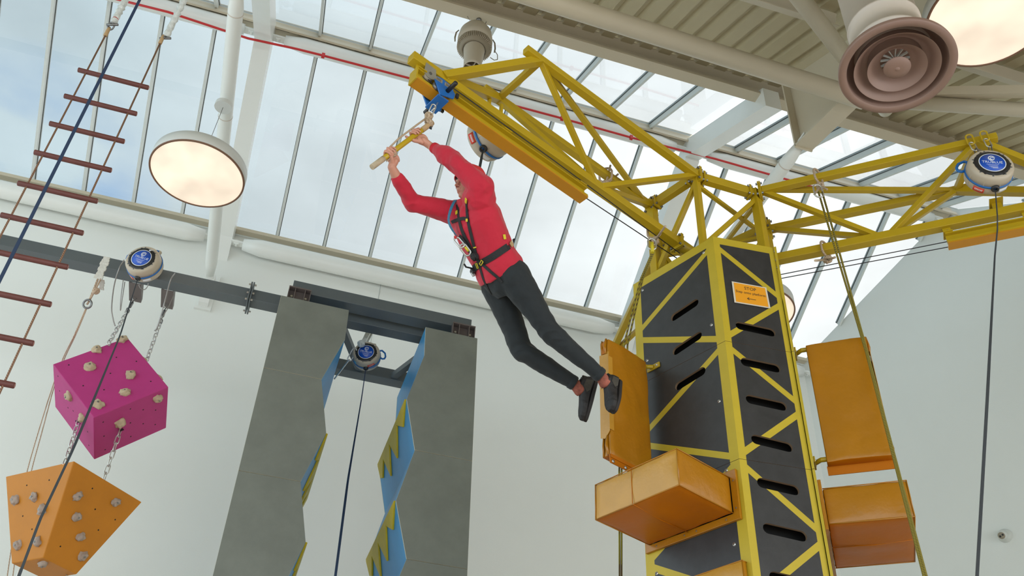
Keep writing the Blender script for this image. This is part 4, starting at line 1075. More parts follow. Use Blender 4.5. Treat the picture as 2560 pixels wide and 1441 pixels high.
hanger(pY(719, 735, 8.45).x, pY(774, 750, 8.45).x, 8.45); hanger(pY(1131, 825, 8.45).x, pY(1187, 838, 8.45).x, 8.45)

# zigzag boards: grey sides, blue inner faces, yellow flames
YB = 8.40; DB = 1.55; ZT = 7.855
prL = [(.45, ZT), (.468, 7.47), (.312, 6.92), (.462, 6.32), (.315, 5.76), (.468, 5.18), (.32, 4.62), (.468, 4.04), (.32, 3.48), (.468, 2.9), (.32, 2.3), (.468, 1.7), (.32, 1.1), (.45, .5), (.45, 0)]
prR = [(1.31, ZT), (1.335, 7.48), (1.21, 6.89), (1.36, 6.32), (1.24, 5.74), (1.41, 5.18), (1.26, 4.62), (1.41, 4.04), (1.26, 3.48), (1.41, 2.9), (1.26, 2.3), (1.41, 1.7), (1.26, 1.1), (1.33, .5), (1.33, 0)]
def board(nm, lb, prof, xo, side):
    R = empty(nm, ((prof[0][0]+xo[0])/2, YB+DB/2, 0), lb, 'climbing wall', 'zigzag climbing boards')
    zs = [p[1] for p in prof]
    xof = lambda z: xo[0]+(xo[1]-xo[0])*(ZT-z)/ZT
    def xat(z):
        for (x0, z0), (x1, z1) in zip(prof, prof[1:]):
            if z0 >= z >= z1: return x0+(x1-x0)*(z0-z)/(z0-z1)
    # seams are at the notches, every second vertex
    cuts = [0]+[i for i in range(2, len(prof)-1, 2)]+[len(prof)-1]
    if side > 0: cuts = [0]+[i for i in range(3, len(prof)-1, 2)]+[len(prof)-1]
    for a, c in zip(cuts, cuts[1:]):
        P = prof[a:c+1]; g = .0035
        pts = [(x, z-(g if i == 0 and a else 0)+(g if i == len(P)-1 else 0)) for i, (x, z) in enumerate(P)]
        out = [(xof(pts[-1][1]), pts[-1][1]), (xof(pts[0][1]), pts[0][1])]
        for yy, nm2 in ((YB, 'side_panel'), (YB+DB-.018, 'back_panel')):
            one(nm2, lambda b: b.prism([(x, yy, z) for x, z in pts+out], (0, .018, 0), 'board_grey', 'board_edge'), 'board_grey', R)
    for i, ((x0, z0), (x1, z1)) in enumerate(zip(prof, prof[1:])):
        o = -.004*side
        n = V((z0-z1, 0, x1-x0)).normalized()*side*-1
        if n.x*side > 0: n = -n
        f = one('inner_face', lambda b: b.prism([(x0, YB+.019, z0), (x1, YB+.019, z1), (x1, YB+DB-.019, z1), (x0, YB+DB-.019, z0)], (-n)*.015), 'board_blue', R)
        # flames on every face that slopes back under an edge
        if ((side > 0 and x1 > x0) or (side < 0 and x1 < x0)) and i >= 2 and z1 > .6:
            w = DB-.06; h = sqrt((x1-x0)**2+(z1-z0)**2); dv = V((x1-x0, 0, z1-z0)).normalized()
            U = [0, .0, .26, .26, .52, .52, .76, .76, 1.0, 1.0]; 
            pts = [(0, 0), (0, .40), (.13, .40), (.13, .85), (.38, .30), (.38, 1.02), (.66, .28), (.66, .78), (.95, .32), (.97, .10), (1, 0)]
            pts = [(0, 0), (.15, .33), (.30, .09), (.42, .60), (.575, .10), (.66, .66), (.805, .12), (.90, .40), (.965, .33), (1, .03), (1, 0)]
            O = V((x0, YB+.02, z0)); 
            fl_ = one('flame', lambda b: b.prism([O+YA*(u*w)+dv*(v_*h)+n*.001+UP*.012*(1 if v_ == 0 else 0) for u, v_ in pts], n*.020), 'flame_yellow', f, bevel=.003)
    xo0, xo1 = xof(ZT), xof(0)
    one('outer_face', lambda b: b.prism([(xo0, YB, ZT), (xo1, YB, 0), (xo1, YB+DB, 0), (xo0, YB+DB, ZT)], (side*.001, 0, 0)), 'board_edge', R)
    return R
board('zigzag_climbing_board', 'left grey zigzag climbing board with blue inner faces and yellow flames', prL, (-.285, -.215), -1)
board('zigzag_climbing_board', 'right grey zigzag climbing board with blue inner faces and yellow flames', prR, (1.905, 2.18), 1)
# ------------------------------------------------------------------ hanging climbing blocks
def hold(c, n, r, sd, mname, parent, up=UP):
    """lumpy bolt-on resin hold on a face with normal n"""
    random.seed(sd); n = V(n).normalized(); x = n.orthogonal().normalized(); y = n.cross(x); a = random.uniform(0, 6.28); x, y = x*cos(a)+y*sin(a), y*cos(a)-x*sin(a)
    el = random.uniform(.75, 1.0); off = V((random.uniform(0, 9), sd, 1))
    def f(b):
        N_, K_ = 16, 9
        o = len(b.v)
        for i in range(K_+1):
            ph = pi/2*i/K_
            for j in range(N_):
                t = 2*pi*j/N_; q = V((cos(t)*sin(ph), sin(t)*sin(ph), cos(ph)))
                k = 1+.42*pnoise(q*1.7+off)+.16*pnoise(q*4+off)
                b.v.append(V(c)+(x*q.x*1.0+y*q.y*el)*r*k+n*(q.z*r*.85*k))
        for i in range(K_):
            for j in range(N_): b.f.append([o+i*N_+j, o+(i+1)*N_+j, o+(i+1)*N_+(j+1) % N_, o+i*N_+(j+1) % N_]); b.m.append(0); b.sm.append(True)
    h = one('hold', f, mname, parent)
    top = V(c)+n*r*.86
    one('hold_bolt', lambda b: b.tube([top-n*.02, top+n*.003], r*.16, 8), 'dark_zinc', h)
def face_pt(Q, a, b_, x, y):
    n = (a-Q).cross(b_-Q).normalized()
    if n.dot(CAM-Q) < 0: n = -n
    return pP(x, y, Q, n), n
# magenta block: a squat square box tipped on edge
t0 = 9.7; kpx = t0/FPX
Q = pT(234, 1045, t0); Ea = pT(132, 911, t0+119*kpx)-Q; Eb = pT(417, 963, t0+64.5*kpx)-Q; Ec = pT(238, 1147, t0+118.3*kpx)-Q
n1 = Ea.normalized(); n2 = (Eb-n1*Eb.dot(n1)).normalized(); n3 = n1.cross(n2); n3 = n3 if n3.dot(Ec) > 0 else -n3
Ea_, Eb_, Ec_ = n1*Ea.length, n2*Eb.length, n3*Ec.length
MBk = empty('climbing_block', Q+(Ea_+Eb_+Ec_)/2, 'magenta square climbing block hanging tilted below the grey beam', 'climbing block', 'hanging climbing blocks')
bodyM = one('block_body', lambda b: b.hexa([Q, Q+Ea_, Q+Ea_+Ec_, Q+Ec_, Q+Eb_, Q+Eb_+Ea_, Q+Eb_+Ea_+Ec_, Q+Eb_+Ec_]), 'pink_ply', MBk, bevel=.008)
fAB = Ea_.cross(Eb_).normalized(); fAB = fAB if fAB.dot(Ec_) < 0 else -fAB
fBC = Eb_.cross(Ec_).normalized(); fBC = fBC if fBC.dot(Ea_) < 0 else -fBC
fAC = Ea_.cross(Ec_).normalized(); fAC = fAC if fAC.dot(Eb_) < 0 else -fAC
sd = 10
for x, y, r in [(306, 850, .052), (242, 876, .05), (225, 919, .056), (327, 939, .055), (312, 983, .052), (245, 1013, .056)]:
    sd += 1; hold(pP(x, y, Q, fAB), fAB, r, sd, 'hold_resin', MBk)
for x, y, r in [(394, 996, .05), (300, 1057, .055)]: sd += 1; hold(pP(x, y, Q, fBC), fBC, r, sd, 'hold_resin', MBk)
for x, y, r in [(174, 990, .052), (208, 1045, .05)]: sd += 1; hold(pP(x, y, Q, fAC), fAC, r, sd, 'hold_resin', MBk)
for f, k in ((fBC, 1), ): pass
for (u, v_, w_) in ((.25, 1, .35), (.62, 1, .5)): sd += 1; hold(Q+Ea_*u+Eb_*v_+Ec_*w_*0+Ec_*.12, n2, .05, sd, 'hold_resin', MBk)
def dots(pts, n, R):
    def f(b):
        for p in pts: b.lathe([(0, .0015), (.007, .0012), (.0075, 0)], M.Translation(p)@n.to_track_quat('Z', 'Y').to_matrix().to_4x4(), 8)
    for p in pts: one('bolt_hole', lambda b: b.lathe([(0, .0015), (.0072, .0012), (.0078, 0)], M.Translation(p)@n.to_track_quat('Z', 'Y').to_matrix().to_4x4(), 8), 'inner_dark', R)
dots([pP(x, y, Q, fAB) for x, y in [(172, 913), (291, 894), (341, 904), (276, 934), (377, 954), (208, 965), (260, 975)]], fAB, MBk)
dots([pP(x, y, Q, fBC) for x, y in [(326, 1023), (358, 1025), (389, 1026), (258, 1056), (326, 1058), (358, 1060), (388, 1062), (260, 1091), (327, 1092), (263, 1125)]], fBC, MBk)
dots([pP(x, y, Q, fAC) for x, y in [(145, 941), (149, 978), (170, 1020), (183, 1028), (219, 1080), (222, 1114)]], fAC, MBk)

# orange block: upside-down truncated pyramid
zO = 5.62
NO, LO, RO = pZ(185, 1153, zO), pZ(14, 1192, zO), pZ(355, 1256, zO)
ctr = (LO+RO)/2; FO = ctr*2-NO; top4 = [NO, RO, FO, LO]; s_ = .452
zO2 = zO-(.80*.94)
no, lo, ro = pZ(110, 1398, zO2), pZ(27, 1410, zO2), pZ(193, 1437, zO2)
cb = (lo+ro)/2
bot4 = [cb+(p-ctr)*s_ for p in top4]
bot4 = [V((p.x, p.y, zO2)) for p in bot4]
OB = empty('climbing_block', cb, 'orange tapering climbing block at the lower left, hanging under the magenta one', 'climbing block', 'hanging climbing blocks')
one('block_body', lambda b: b.hexa(bot4+top4), 'orange_ply', OB, bevel=.008)
nOL = (top4[3]-top4[0]).cross(bot4[0]-top4[0]).normalized(); nOL = nOL if nOL.dot(CAM-NO) > 0 else -nOL
nOR = (top4[1]-top4[0]).cross(bot4[0]-top4[0]).normalized(); nOR = nOR if nOR.dot(CAM-NO) > 0 else -nOR
for x, y, r in [(39, 1251, .047), (87, 1243, .045), (107, 1275, .05), (46, 1363, .047), (95, 1355, .046)]: sd += 1; hold(pP(x, y, NO, nOL), nOL, r, sd, 'hold_resin_grey', OB)
for x, y, r in [(194, 1241, .048), (289, 1256, .046), (191, 1293, .049), (200, 1343, .047), (206, 1391, .049)]: sd += 1; hold(pP(x, y, NO, nOR), nOR, r, sd, 'hold_resin_grey', OB)
hold(pZ(108, 1408, zO2), -UP, .05, 77, 'hold_resin_grey', OB)
dots([pP(x, y, NO, nOL) for x, y in [(123, 1201), (67, 1214), (57, 1291), (80, 1324)]], nOL, OB)
dots([pP(x, y, NO, nOR) for x, y in [(231, 1222), (238, 1274), (288, 1300), (246, 1326), (151, 1367)]], nOR, OB)

# chains, turnbuckles and safety wires from the beam to the blocks
def hang(nm, a, c, label, turn=True):
    R = empty(nm, c, label, 'chain', 'chains of the hanging blocks'); a = V(a); c = V(c); d = (c-a).normalized(); L_ = (c-a).length; m1 = a
    if turn:
        one('shackle', lambda b: link_loop(b, a+UP*.02, a+d*.07, .035, .006, 'zinc'), 'zinc', R)
        one('turnbuckle', lambda b: (b.tube([a+d*.055, a+d*.13], .006, 8), b.tube([a+d*.12, a+d*.135, a+d*.26, a+d*.275], [.009, .016, .016, .009], 10), b.tube([a+d*.27, a+d*.34], .006, 8)), 'dark_zinc', R)
        one('link', lambda b: link_loop(b, a+d*.32, a+d*.40, .038, .007, 'dark_zinc'), 'dark_zinc', R); m1 = a+d*.385
    n = max(1, round((c-m1).length/.082)); 
    for i in range(n):
        p, q = m1.lerp(c, i/n), m1.lerp(c, (i+1)/n); e = (q-p).normalized()
        x = e.cross(CF).normalized() if i % 2 else e.cross(e.cross(CF)).normalized()
        one('chain_link', lambda b: link_loop(b, p-e*.008, q+e*.008, .040, .0058, 'zinc', x), 'zinc', R)
    return R
# points where the chains enter the magenta block behind its upper edges
mA = pT(270, 862, 10.25); mB = pT(362, 915, 10.25)
hang('chain', hA-UP*.0, mA, 'left chain and turnbuckle holding the magenta block to the grey beam')
hang('chain', hB-UP*.0, mB, 'right chain and turnbuckle holding the magenta block to the grey beam')
lA = pP(197, 1053, Q, fAC); lB = pP(302, 1073, Q, fBC)
hang('chain', lA, pZ(161, 1154, zO)+V((0, .05, 0)), 'left of the two chains between the magenta and the orange block', False)
hang('chain', lB, pZ(258, 1197, zO)+V((0, .05, 0)), 'right of the two chains between the magenta and the orange block', False)
q1_ = pZ(52, 1424, zO2); hang('chain', q1_, q1_+V((-.05, .0, -.55)), 'chain leaving the underside of the orange block at the lower left', False)
q2_ = pZ(168, 1439, zO2); hang('chain', q2_, q2_+V((-.02, .0, -.5)), 'chain leaving the underside of the orange block at its right corner', False)
for p, n, R in ((lA, fAC, MBk), (lB, fBC, MBk)): one('eye_plate', lambda b: b.obox(p+n*.004, n1*.02, n2*.02 if n.dot(n2) < .9 else n3*.02, n*.004), 'dark_zinc', R)
def wire(pts, r, lb, m='wire_steel', nm='safety_wire'):
    P = []
    pts = [V(p) for p in pts]
    for i in range(len(pts)-1):   # Catmull-Rom
        p0 = pts[max(0, i-1)]; p1, p2 = pts[i], pts[i+1]; p3 = pts[min(len(pts)-1, i+2)]
        for k in range(6):
            t = k/6; P.append(.5*((2*p1)+(p2-p0)*t+(2*p0-5*p1+4*p2-p3)*t*t+(3*p1-p0-3*p2+p3)*t**3))
    P.append(pts[-1])
    if nm == 'thin_rope': P = down_to(P)
    return one(nm, lambda b: b.tube(P, r, 7), m, label=lb, cat='cable' if 'wire' in nm else 'rope')
T_ = 10.6
wire([pT(310, 651, 10.72), pT(298, 672, 10.62), pT(285, 715, 10.65), pT(279, 770, 10.7), pT(283, 800, 10.7), pT(288, 816, 10.7)], .007, 'loose grey safety wire looped over the beam left of the round device')
wire([pT(308, 700, 11.0), pT(302, 745, 10.95), pT(301, 777, 10.95), pT(306, 745, 10.95), pT(312, 705, 11.0)], .005, 'small wire loop hanging just left of the middle bracket')
wire([pT(437, 684, 10.75), pT(428, 697, 10.64), pT(421, 720, 10.66), pT(411, 758, 10.72), pT(394, 815, 10.7), pT(386, 828, 10.7)], .007, 'safety wire over the beam on the left side of the right-hand bracket chain')
wire([pT(436, 735, 11.0), pT(420, 770, 10.9), pT(405, 795, 10.8), pT(391, 826, 10.75)], .005, 'thin safety wire on the right side of the right-hand bracket chain')
wire([pT(347, 712, 11.0), pT(352, 722, 11.0), pT(362, 724, 11.0), pT(369, 716, 11.0), pT(371, 708, 11.0)], .005, 'short wire curl under the beam beside the round device')

# white wrapped sling over the beam with a thin doubled rope going down behind the blocks
sl_t = pT(268, 643, 10.72); sl_b = pT(245, 697, 10.62)
R = empty('beam_sling', sl_b, 'white tape-wrapped sling thrown over the grey beam, left of the round device', 'sling')
def slw(b):
    w = CR*.045
    for a, c, wd in ((sl_t, sl_b, 1.), (sl_b.lerp(sl_t, -.05)+CR*.05, pT(246, 725, 10.9)+CR*.03, .6)):
        n = 8; x = (CR-CU*.2).normalized()*.038*wd; d = CF*-.008
        for i in range(n):
            p, q = a.lerp(c, i/n), a.lerp(c, (i+1)/n); wob = x*(1+.15*((i*37) % 5-2)/2)
            b.obox((p+q)/2, wob, (q-p)*.54, d)
one('wrap', slw, 'white_tape', R)
one('sling_rope', lambda b: (b.tube([sl_b, pT(222, 755, 10.62), pT(217, 762, 10.62)], .010, 8), b.tube([sl_b+CR*.03, pT(233, 735, 10.6), pT(222, 755, 10.62)], .009, 8)), 'beige_rope', R)
one('knot', lambda b: knotblob(b, pT(240, 728, 10.6), .030, 21), 'beige_rope', R)
one('screw_link', lambda b: link_loop(b, pT(224, 751, 10.6), pT(213, 770, 10.6), .085, .011, 'dark_zinc', CR), 'dark_zinc', R)
ra_ = pT(216, 768, 10.62)
wire([ra_, pT(186, 838, 10.6), pT(158, 895, 10.9), pT(132, 965, 11.0), pT(96, 1080, 11.2), pT(68, 1178, 11.2), pT(40, 1300, 11.2), pT(18, 1441, 11.2)], .0055, 'left of the two thin beige ropes passing behind the hanging blocks', 'beige_rope', 'thin_rope')
wire([ra_+CR*.01, pT(189, 838, 10.6), pT(162, 895, 10.9), pT(136, 965, 11.0), pT(105, 1080, 11.2), pT(79, 1176, 11.2), pT(52, 1300, 11.2), pT(32, 1441, 11.2)], .0055, 'right of the two thin beige ropes passing behind the hanging blocks', 'beige_rope', 'thin_rope')

# left device
cL = pT(362, 662, 10.25)
Rl, mtl, kl = belay('belay_device', 'round belay device with blue label on the grey beam, line crossing the magenta block', cL, yawed(-2)+V((0, 0, -.05)), UP+CR*.30, .345, hand=1, wpts=[pT(300, 840, 9.6), pT(232, 1005, 8.9), pT(180, 1130, 8.5), pT(100, 1300, 7.9), pT(46, 1445, 7.5)], webr=.0125)
one('quick_link', lambda b: (link_loop(b, V((hC.x, hC.y, zb0+.03)), pT(379, 626, 10.0), .035, .0065, 'zinc', CR)), 'zinc', Rl)
# middle device between the boards
cM = pT(917, 892, 11.05)
Rm, mtm, km = belay('belay_device', 'round belay device with blue label hanging between the two zigzag boards', cM, yawed(0)+V((0, 0, -.05)), UP+CR*.10, .315, hand=-1, wpts=[pT(905, 990, 10.9), pT(870, 1200, 10.0), pT(838, 1445, 9.0)], webr=.0125, mweb='webbing_blue')
one('sling', lambda b: (b.bar(pT(935, 802, 11.45), pT(905, 862, 11.2), .05, .006, CF), b.bar(pT(942, 808, 11.45), pT(912, 868, 11.2), .025, .006, CF)), 'clear_sleeve', Rm)
one('sling_tag', lambda b: b.bar(pT(938, 799, 11.40), pT(924, 824, 11.3), .045, .008, CF), 'strap_yellow', Rm)
one('knot', lambda b: knotblob(b, pT(903, 860, 11.0), .035, 31), 'clear_sleeve', Rm)
one('quick_link', lambda b: (link_loop(b, pT(903, 866, 11.0), mtm@V((-.05, .185, .0)), .045, .007, 'zinc', CR), link_loop(b, pT(889, 872, 11.0), pT(872, 902, 11.0), .05, .007, 'zinc', CR)), 'zinc', Rm)
wire([pT(873, 900, 11.0), pT(850, 930, 11.2), pT(836, 948, 11.3)], .009, 'grey sling pulled tight from the middle belay device to behind the left board', 'zinc', 'tie_back_wire')

# ------------------------------------------------------------------ rope ladder
sc5 = 5.5/4.0
zsR = [1.6+(z-1.6)*sc5 for z in (5.659, 5.44, 5.221, 5.005, 4.786, 4.573, 4.359, 4.138, 3.922, 3.704)]
LR = V((-1.099*sc5, 3.846*sc5, 0)); LL = V((-1.464*sc5, 3.846*sc5, 0)); dxl = (LL-LR).normalized(); wl = (LL-LR).length
R = empty('rope_ladder', (LL+LR)/2+UP*1.5, 'brown rope ladder with round wooden rungs at the left', 'rope ladder')
zz = zsR+[zsR[-1]-.30*k for k in range(1, 5)]
for z in zz:
    a = LR+UP*z; c = LL+UP*z
    rg = one('rung', lambda b: b.tube([a-dxl*.004, a, c, c+dxl*.004], [.0165, .019, .019, .0165], 18), 'rung_wood', R)
    one('rung_end', lambda b: b.tube([a-dxl*.0045, a-dxl*.0055], .0135, 14), 'rung_end', rg)
ia, ic = LR+dxl*.055, LL-dxl*.055
topz = zsR[0]+.62
tl, tr_ = pT(274, 72, 7.62), pT(407, 112, 7.6)
tl = V((ic.x, ic.y, 0)); tr_ = V((ia.x, ia.y, 0))
zl = [z for z in (pX(272, 78, ic.x).z,)][0]; zr = pX(407, 110, ia.x).z
def srope(x, ztop): return one('side_rope', lambda b: b.tube([V((x.x, x.y, ztop)), V((x.x, x.y, zz[-1]-.1))], .0068, 8), 'ladder_rope', R)
srope(ic, zl); srope(ia, zr)
for x, z, pu, pv in ((ic, zl, (283, 58), (330, -32)), (ia, zr, (415, 92), (482, -45))):
    one('ferrule', lambda b: b.tube([V((x.x, x.y, z-.09)), V((x.x, x.y, z-.085)), V((x.x, x.y, z)), V((x.x, x.y, z+.02))], [.011, .015, .014, .010], 10), 'tan_patch', R)
    tt = (V((x.x, x.y, z))-CAM).length; s0 = pT(*pu, tt); s1_ = pT(*pv, tt+.25)
    one('shackle', lambda b: (link_loop(b, V((x.x, x.y, z)), s0, .045, .007, 'dark_zinc', CR), b.tube([s0-CR*.045-UP*.02, s0+CR*.045-UP*.02], .010, 8)), 'dark_zinc', R)
    dd = (s1_-s0).normalized()
    def slv(b):
        n = 26; P = [s0.lerp(s1_, i/n) for i in range(n+1)]; b.tube(P, [.016+.008*abs(sin(i*1.3))+.004*((i*7) % 3) for i in range(n+1)], 10)
    one('chain_sleeve', slv, 'clear_sleeve', R)
    one('red_tape', lambda b: b.tube([s0+dd*.03, s0+dd*.05], .023, 10), 'red_cable', R) if x is ic else None
# dark blue flat line in front of the ladder
p0, p1_ = pT(356, -14, 6.9), pT(-14, 728, 5.3); fd_ = p1_-p0; p0 = p0-fd_*.35; p1_ = p1_+fd_*.8
one('flat_line', lambda b: (b.bar(p0, p0.lerp(p1_, .5), .019, .003, CF), b.bar(p0.lerp(p1_, .5), p1_, .019, .003, CF)), 'webbing_blue', label='dark blue flat line slanting down in front of the rope ladder', cat='rope')

# ------------------------------------------------------------------ yellow-green haul ropes on the tower
def kn_loop(nm, lb, p, dirn, sd, tails, wrap_h=.06):
    R = empty(nm, p, lb, 'rope loop', 'tan rope loops tied on the crane arms')
    one('loop', lambda b: link_loop(b, p+UP*.07, p-UP*.09, .11, .010, 'tan_rope', dirn), 'tan_rope', R)
    one('knot', lambda b: knotblob(b, p-UP*.12, .030, sd), 'tan_rope', R)
    for t in tails: one('tail', lambda b: b.tube([p-UP*.12, t], .009, 8), 'tan_rope', R)
    return R
pk = pZ(2045, 440, ZTOP-.02)
r_a = kn_loop('rope_loop', 'tan rope knot round the upper chord of the right crane arm', pk, dA, 41, [pT(2068, 474, 8.2), pT(2036, 486, 8.15)])
pk2 = pZ(2063, 622, ZBOT)
kn_loop('rope_loop', 'small tan cord knot with two tails on the bottom chord right of the tower', pk2, dA, 42, [pT(2038, 652, 7.2), pT(2087, 644, 7.3)])
pk3 = pZ(1635, 575, ZBOT)
kn_loop('rope_loop', 'tan rope knot on the bottom chord of the climber\'s arm by the tower top', pk3, dB, 43, [pT(1663, 566, 7.3)])
pk4 = pZ(1514, 436, ZTOP-.02)
kn_loop('rope_loop', 'tan rope knot with two stiff tails on the far upper chord of the climber\'s arm', pk4, dB, 44, [pT(1526, 414, 8.3), pT(1545, 436, 8.3)])
def drope(lb, a, pts, r=.0075):
    P = down_to([a]+pts); return one('haul_rope', lambda b: b.tube(P, r, 8), 'green_rope', label=lb, cat='rope', group='yellow-green haul ropes')
a1 = pT(2046, 480, 8.1)
one('pulley_link', lambda b: link_loop(b, a1+UP*.08, a1-UP*.06, .07, .007, 'zinc', CR), 'zinc', r_a)
drope('left strand of the yellow-green rope right of the tower', a1, [pT(2093, 640, 7.75), pT(2165, 880, 7.1), pT(2235, 1150, 6.5), pT(2312, 1450, 5.9)], .008)
drope('right strand of the yellow-green rope right of the tower', a1+CR*.03, [pT(2101, 640, 7.75), pT(2168, 880, 7.1), pT(2239, 1150, 6.5), pT(2318, 1450, 5.9)], .008)
a2 = pT(1630, 612, 7.25)
one('carabiner', lambda b: link_loop(b, a2+UP*.06, a2-UP*.05, .06, .007, 'zinc', CR), 'zinc', label='steel carabiner under the rope knot left of the tower top', cat='carabiner')
one('rope_eye', lambda b: b.tube([a2+UP*.02, a2-UP*.08], .014, 8), 'strap_yellow', label='yellow rope eye in the carabiner left of the tower top', cat='rope eye')
drope('left strand of the yellow-green rope on the left edge of the tower', a2-UP*.07, [pT(1601, 700, 7.35), pT(1560, 862, 7.5), pT(1548, 1180, 7.7), pT(1549, 1450, 7.9)])
drope('right strand of the yellow-green rope on the left edge of the tower', a2-UP*.07+CR*.012, [pT(1606, 700, 7.35), pT(1569, 862, 7.5), pT(1554, 1180, 7.7), pT(1554, 1450, 7.9)])
# ------------------------------------------------------------------ the climber
J = pT
def capsule(b, p, q, r1, r2, n=18):
    p = V(p); q = V(q); b.tube([p, q], [r1, r2], n); b.sphere(p, r1, n); b.sphere(q, r2, n)
def chainc(b, pts, rs, n=18):
    for i in range(len(pts)-1): capsule(b, pts[i], pts[i+1], rs[i], rs[i+1], n)
def loft(b, secs, n=28, m=None, power=2.0):
    """secs: centre, axis x, axis y (both already scaled)"""
    o = len(b.v); i0 = b.mi(m) if m else 0
    for c, x, y in secs:
        for j in range(n):
            t = 2*pi*j/n; cx, sy = cos(t), sin(t); k = 1/((abs(cx)**power+abs(sy)**power)**(1/power))
            b.v.append(V(c)+x*(cx*k)+y*(sy*k))
    for i in range(len(secs)-1):
        for j in range(n): b.f.append([o+i*n+j, o+i*n+(j+1) % n, o+(i+1)*n+(j+1) % n, o+(i+1)*n+j]); b.m.append(i0); b.sm.append(True)
    b.f.append([o+j for j in range(n)][::-1]); b.f.append([o+(len(secs)-1)*n+j for j in range(n)]); b.m += [i0]*2; b.sm += [False]*2
def remesh(b, name, parent, voxel, smooth, mname, disp=None):
    me = b.mesh('tmp'); ob = bpy.data.objects.new('tmp', me); COL.objects.link(ob)
    md_ = ob.modifiers.new('r', 'REMESH'); md_.mode = 'VOXEL'; md_.voxel_size = voxel; md_.use_smooth_shade = True
    if smooth: s = ob.modifiers.new('s', 'SMOOTH'); s.factor = .5; s.iterations = smooth
    dg = bpy.context.evaluated_depsgraph_get(); dg.update(); m2 = bpy.data.meshes.new_from_object(ob.evaluated_get(dg)); bpy.data.objects.remove(ob)
    if disp:
        ns = [v.normal.copy() for v in m2.vertices]
        for v, n_ in zip(m2.vertices, ns): v.co += n_*disp(v.co)
    m2.materials.clear(); m2.materials.append(MATS[mname]); m2.name = name
    for p in m2.polygons: p.use_smooth = True; p.material_index = 0
    return link_mesh(name, m2, parent)
sL, sR = J(1203, 470, 6.06), J(1146, 534, 6.30)
eLw, eRw = J(1141, 407, 6.13), J(1032, 507, 6.25)
wLw, wRw = J(1077, 366, 6.31), J(979, 418, 6.13)
cL_, cR_ = J(1087, 371, 6.285), J(994, 447, 6.165)
lat = (sL-sR).normalized()
pel = J(1262, 690, 6.17); che = J(1190, 548, 6.17)
sp = (che-pel).normalized(); lat = (lat-sp*lat.dot(sp)).normalized(); fr = lat.cross(sp).normalized()
if fr.dot(-CR) < 0: fr = -fr
hL, hR = J(1283, 690, 6.10), J(1243, 714, 6.25)
kL, kR = J(1376, 832, 6.08), J(1304, 876, 6.27)
aL, aR = J(1500, 938, 6.15), J(1434, 958, 6.32)
CLB = empty('person', pel, 'person in red top, dark trousers and black harness swinging from the yellow bar', 'person')
# head frame
hf_ = (-CR*.74-CF*.58+CU*.12).normalized(); hu = (CU*.92+CF*.30+CR*.05); hu = (hu-hf_*hu.dot(hf_)).normalized(); hl = hu.cross(hf_).normalized()
H = J(1173, 459, 6.325)
nb = J(1172, 500, 6.235)
bodyb = MB(); bodyb.mi('skin')
# head volume: skull, jaw, brow, nose, lips, chin, ears
def ell(b, c, x, y, z, n=20): b.sphere(c, 1, n, mtx=M((x, y, z)).transposed())
ell(bodyb, H+hu*.012-hf_*.012, hl*.074, hf_*.092, hu*.098)
ell(bodyb, H-hu*.052+hf_*.030, hl*.054, hf_*.062, hu*.058)
ell(bodyb, H-hu*.096+hf_*.062, hl*.024, hf_*.022, hu*.018)                      # chin
ell(bodyb, H-hu*.036+hf_*.052, hl*.052, hf_*.034, hu*.040)                      # cheeks
for s in (-1, 1):
    ell(bodyb, H+hu*.018+hf_*.070+hl*(.028*s), hl*.024, hf_*.012, hu*.009)      # brow
    ell(bodyb, H+hu*.002+hf_*.076+hl*(.030*s), hl*.014, hf_*.010, hu*.009)      # eyelid
    ell(bodyb, H-hu*.030+hf_*.062+hl*(.038*s), hl*.018, hf_*.018, hu*.016)      # cheekbone
    ell(bodyb, H-hu*.012-hf_*.008+hl*(.074*s), hl*.010, hf_*.018, hu*.030)      # ear
    ell(bodyb, H-hu*.038+hf_*.094+hl*(.012*s), hl*.006, hf_*.008, hu*.0055)      # nostril
chainc(bodyb, [H+hu*.008+hf_*.082, H-hu*.020+hf_*.096, H-hu*.034+hf_*.108], [.0085, .009, .0095], 12)
ell(bodyb, H-hu*.058+hf_*.084, hl*.024, hf_*.012, hu*.007); ell(bodyb, H-hu*.070+hf_*.081, hl*.021, hf_*.012, hu*.007)
chainc(bodyb, [H-hu*.06-hf_*.03, nb, che.lerp(nb, .7)], [.053, .050, .055])
# trunk and limbs under the clothes
loft(bodyb, [(pel-sp*.05, lat*.12, fr*.08), (pel, lat*.145, fr*.095), (pel.lerp(che, .4), lat*.125, fr*.085), (che, lat*.15, fr*.10), (che+sp*.08, lat*.115, fr*.07)])
chainc(bodyb, [sL, eLw, cL_, wLw], [.045, .040, .034, .026]); chainc(bodyb, [sR, eRw, cR_, wRw], [.045, .040, .036, .026])
chainc(bodyb, [che+sp*.09, sL], [.05, .042]); chainc(bodyb, [che+sp*.09, sR], [.05, .042])
aL2, aR2 = J(1513, 957, 6.17), J(1450, 976, 6.335)
chainc(bodyb, [hL, kL, aL, aL.lerp(aL2, .7)], [.07, .05, .034, .030]); chainc(bodyb, [hR, kR, aR, aR.lerp(aR2, .7)], [.07, .05, .034, .030])
chainc(bodyb, [hL, pel, hR], [.08, .09, .08])

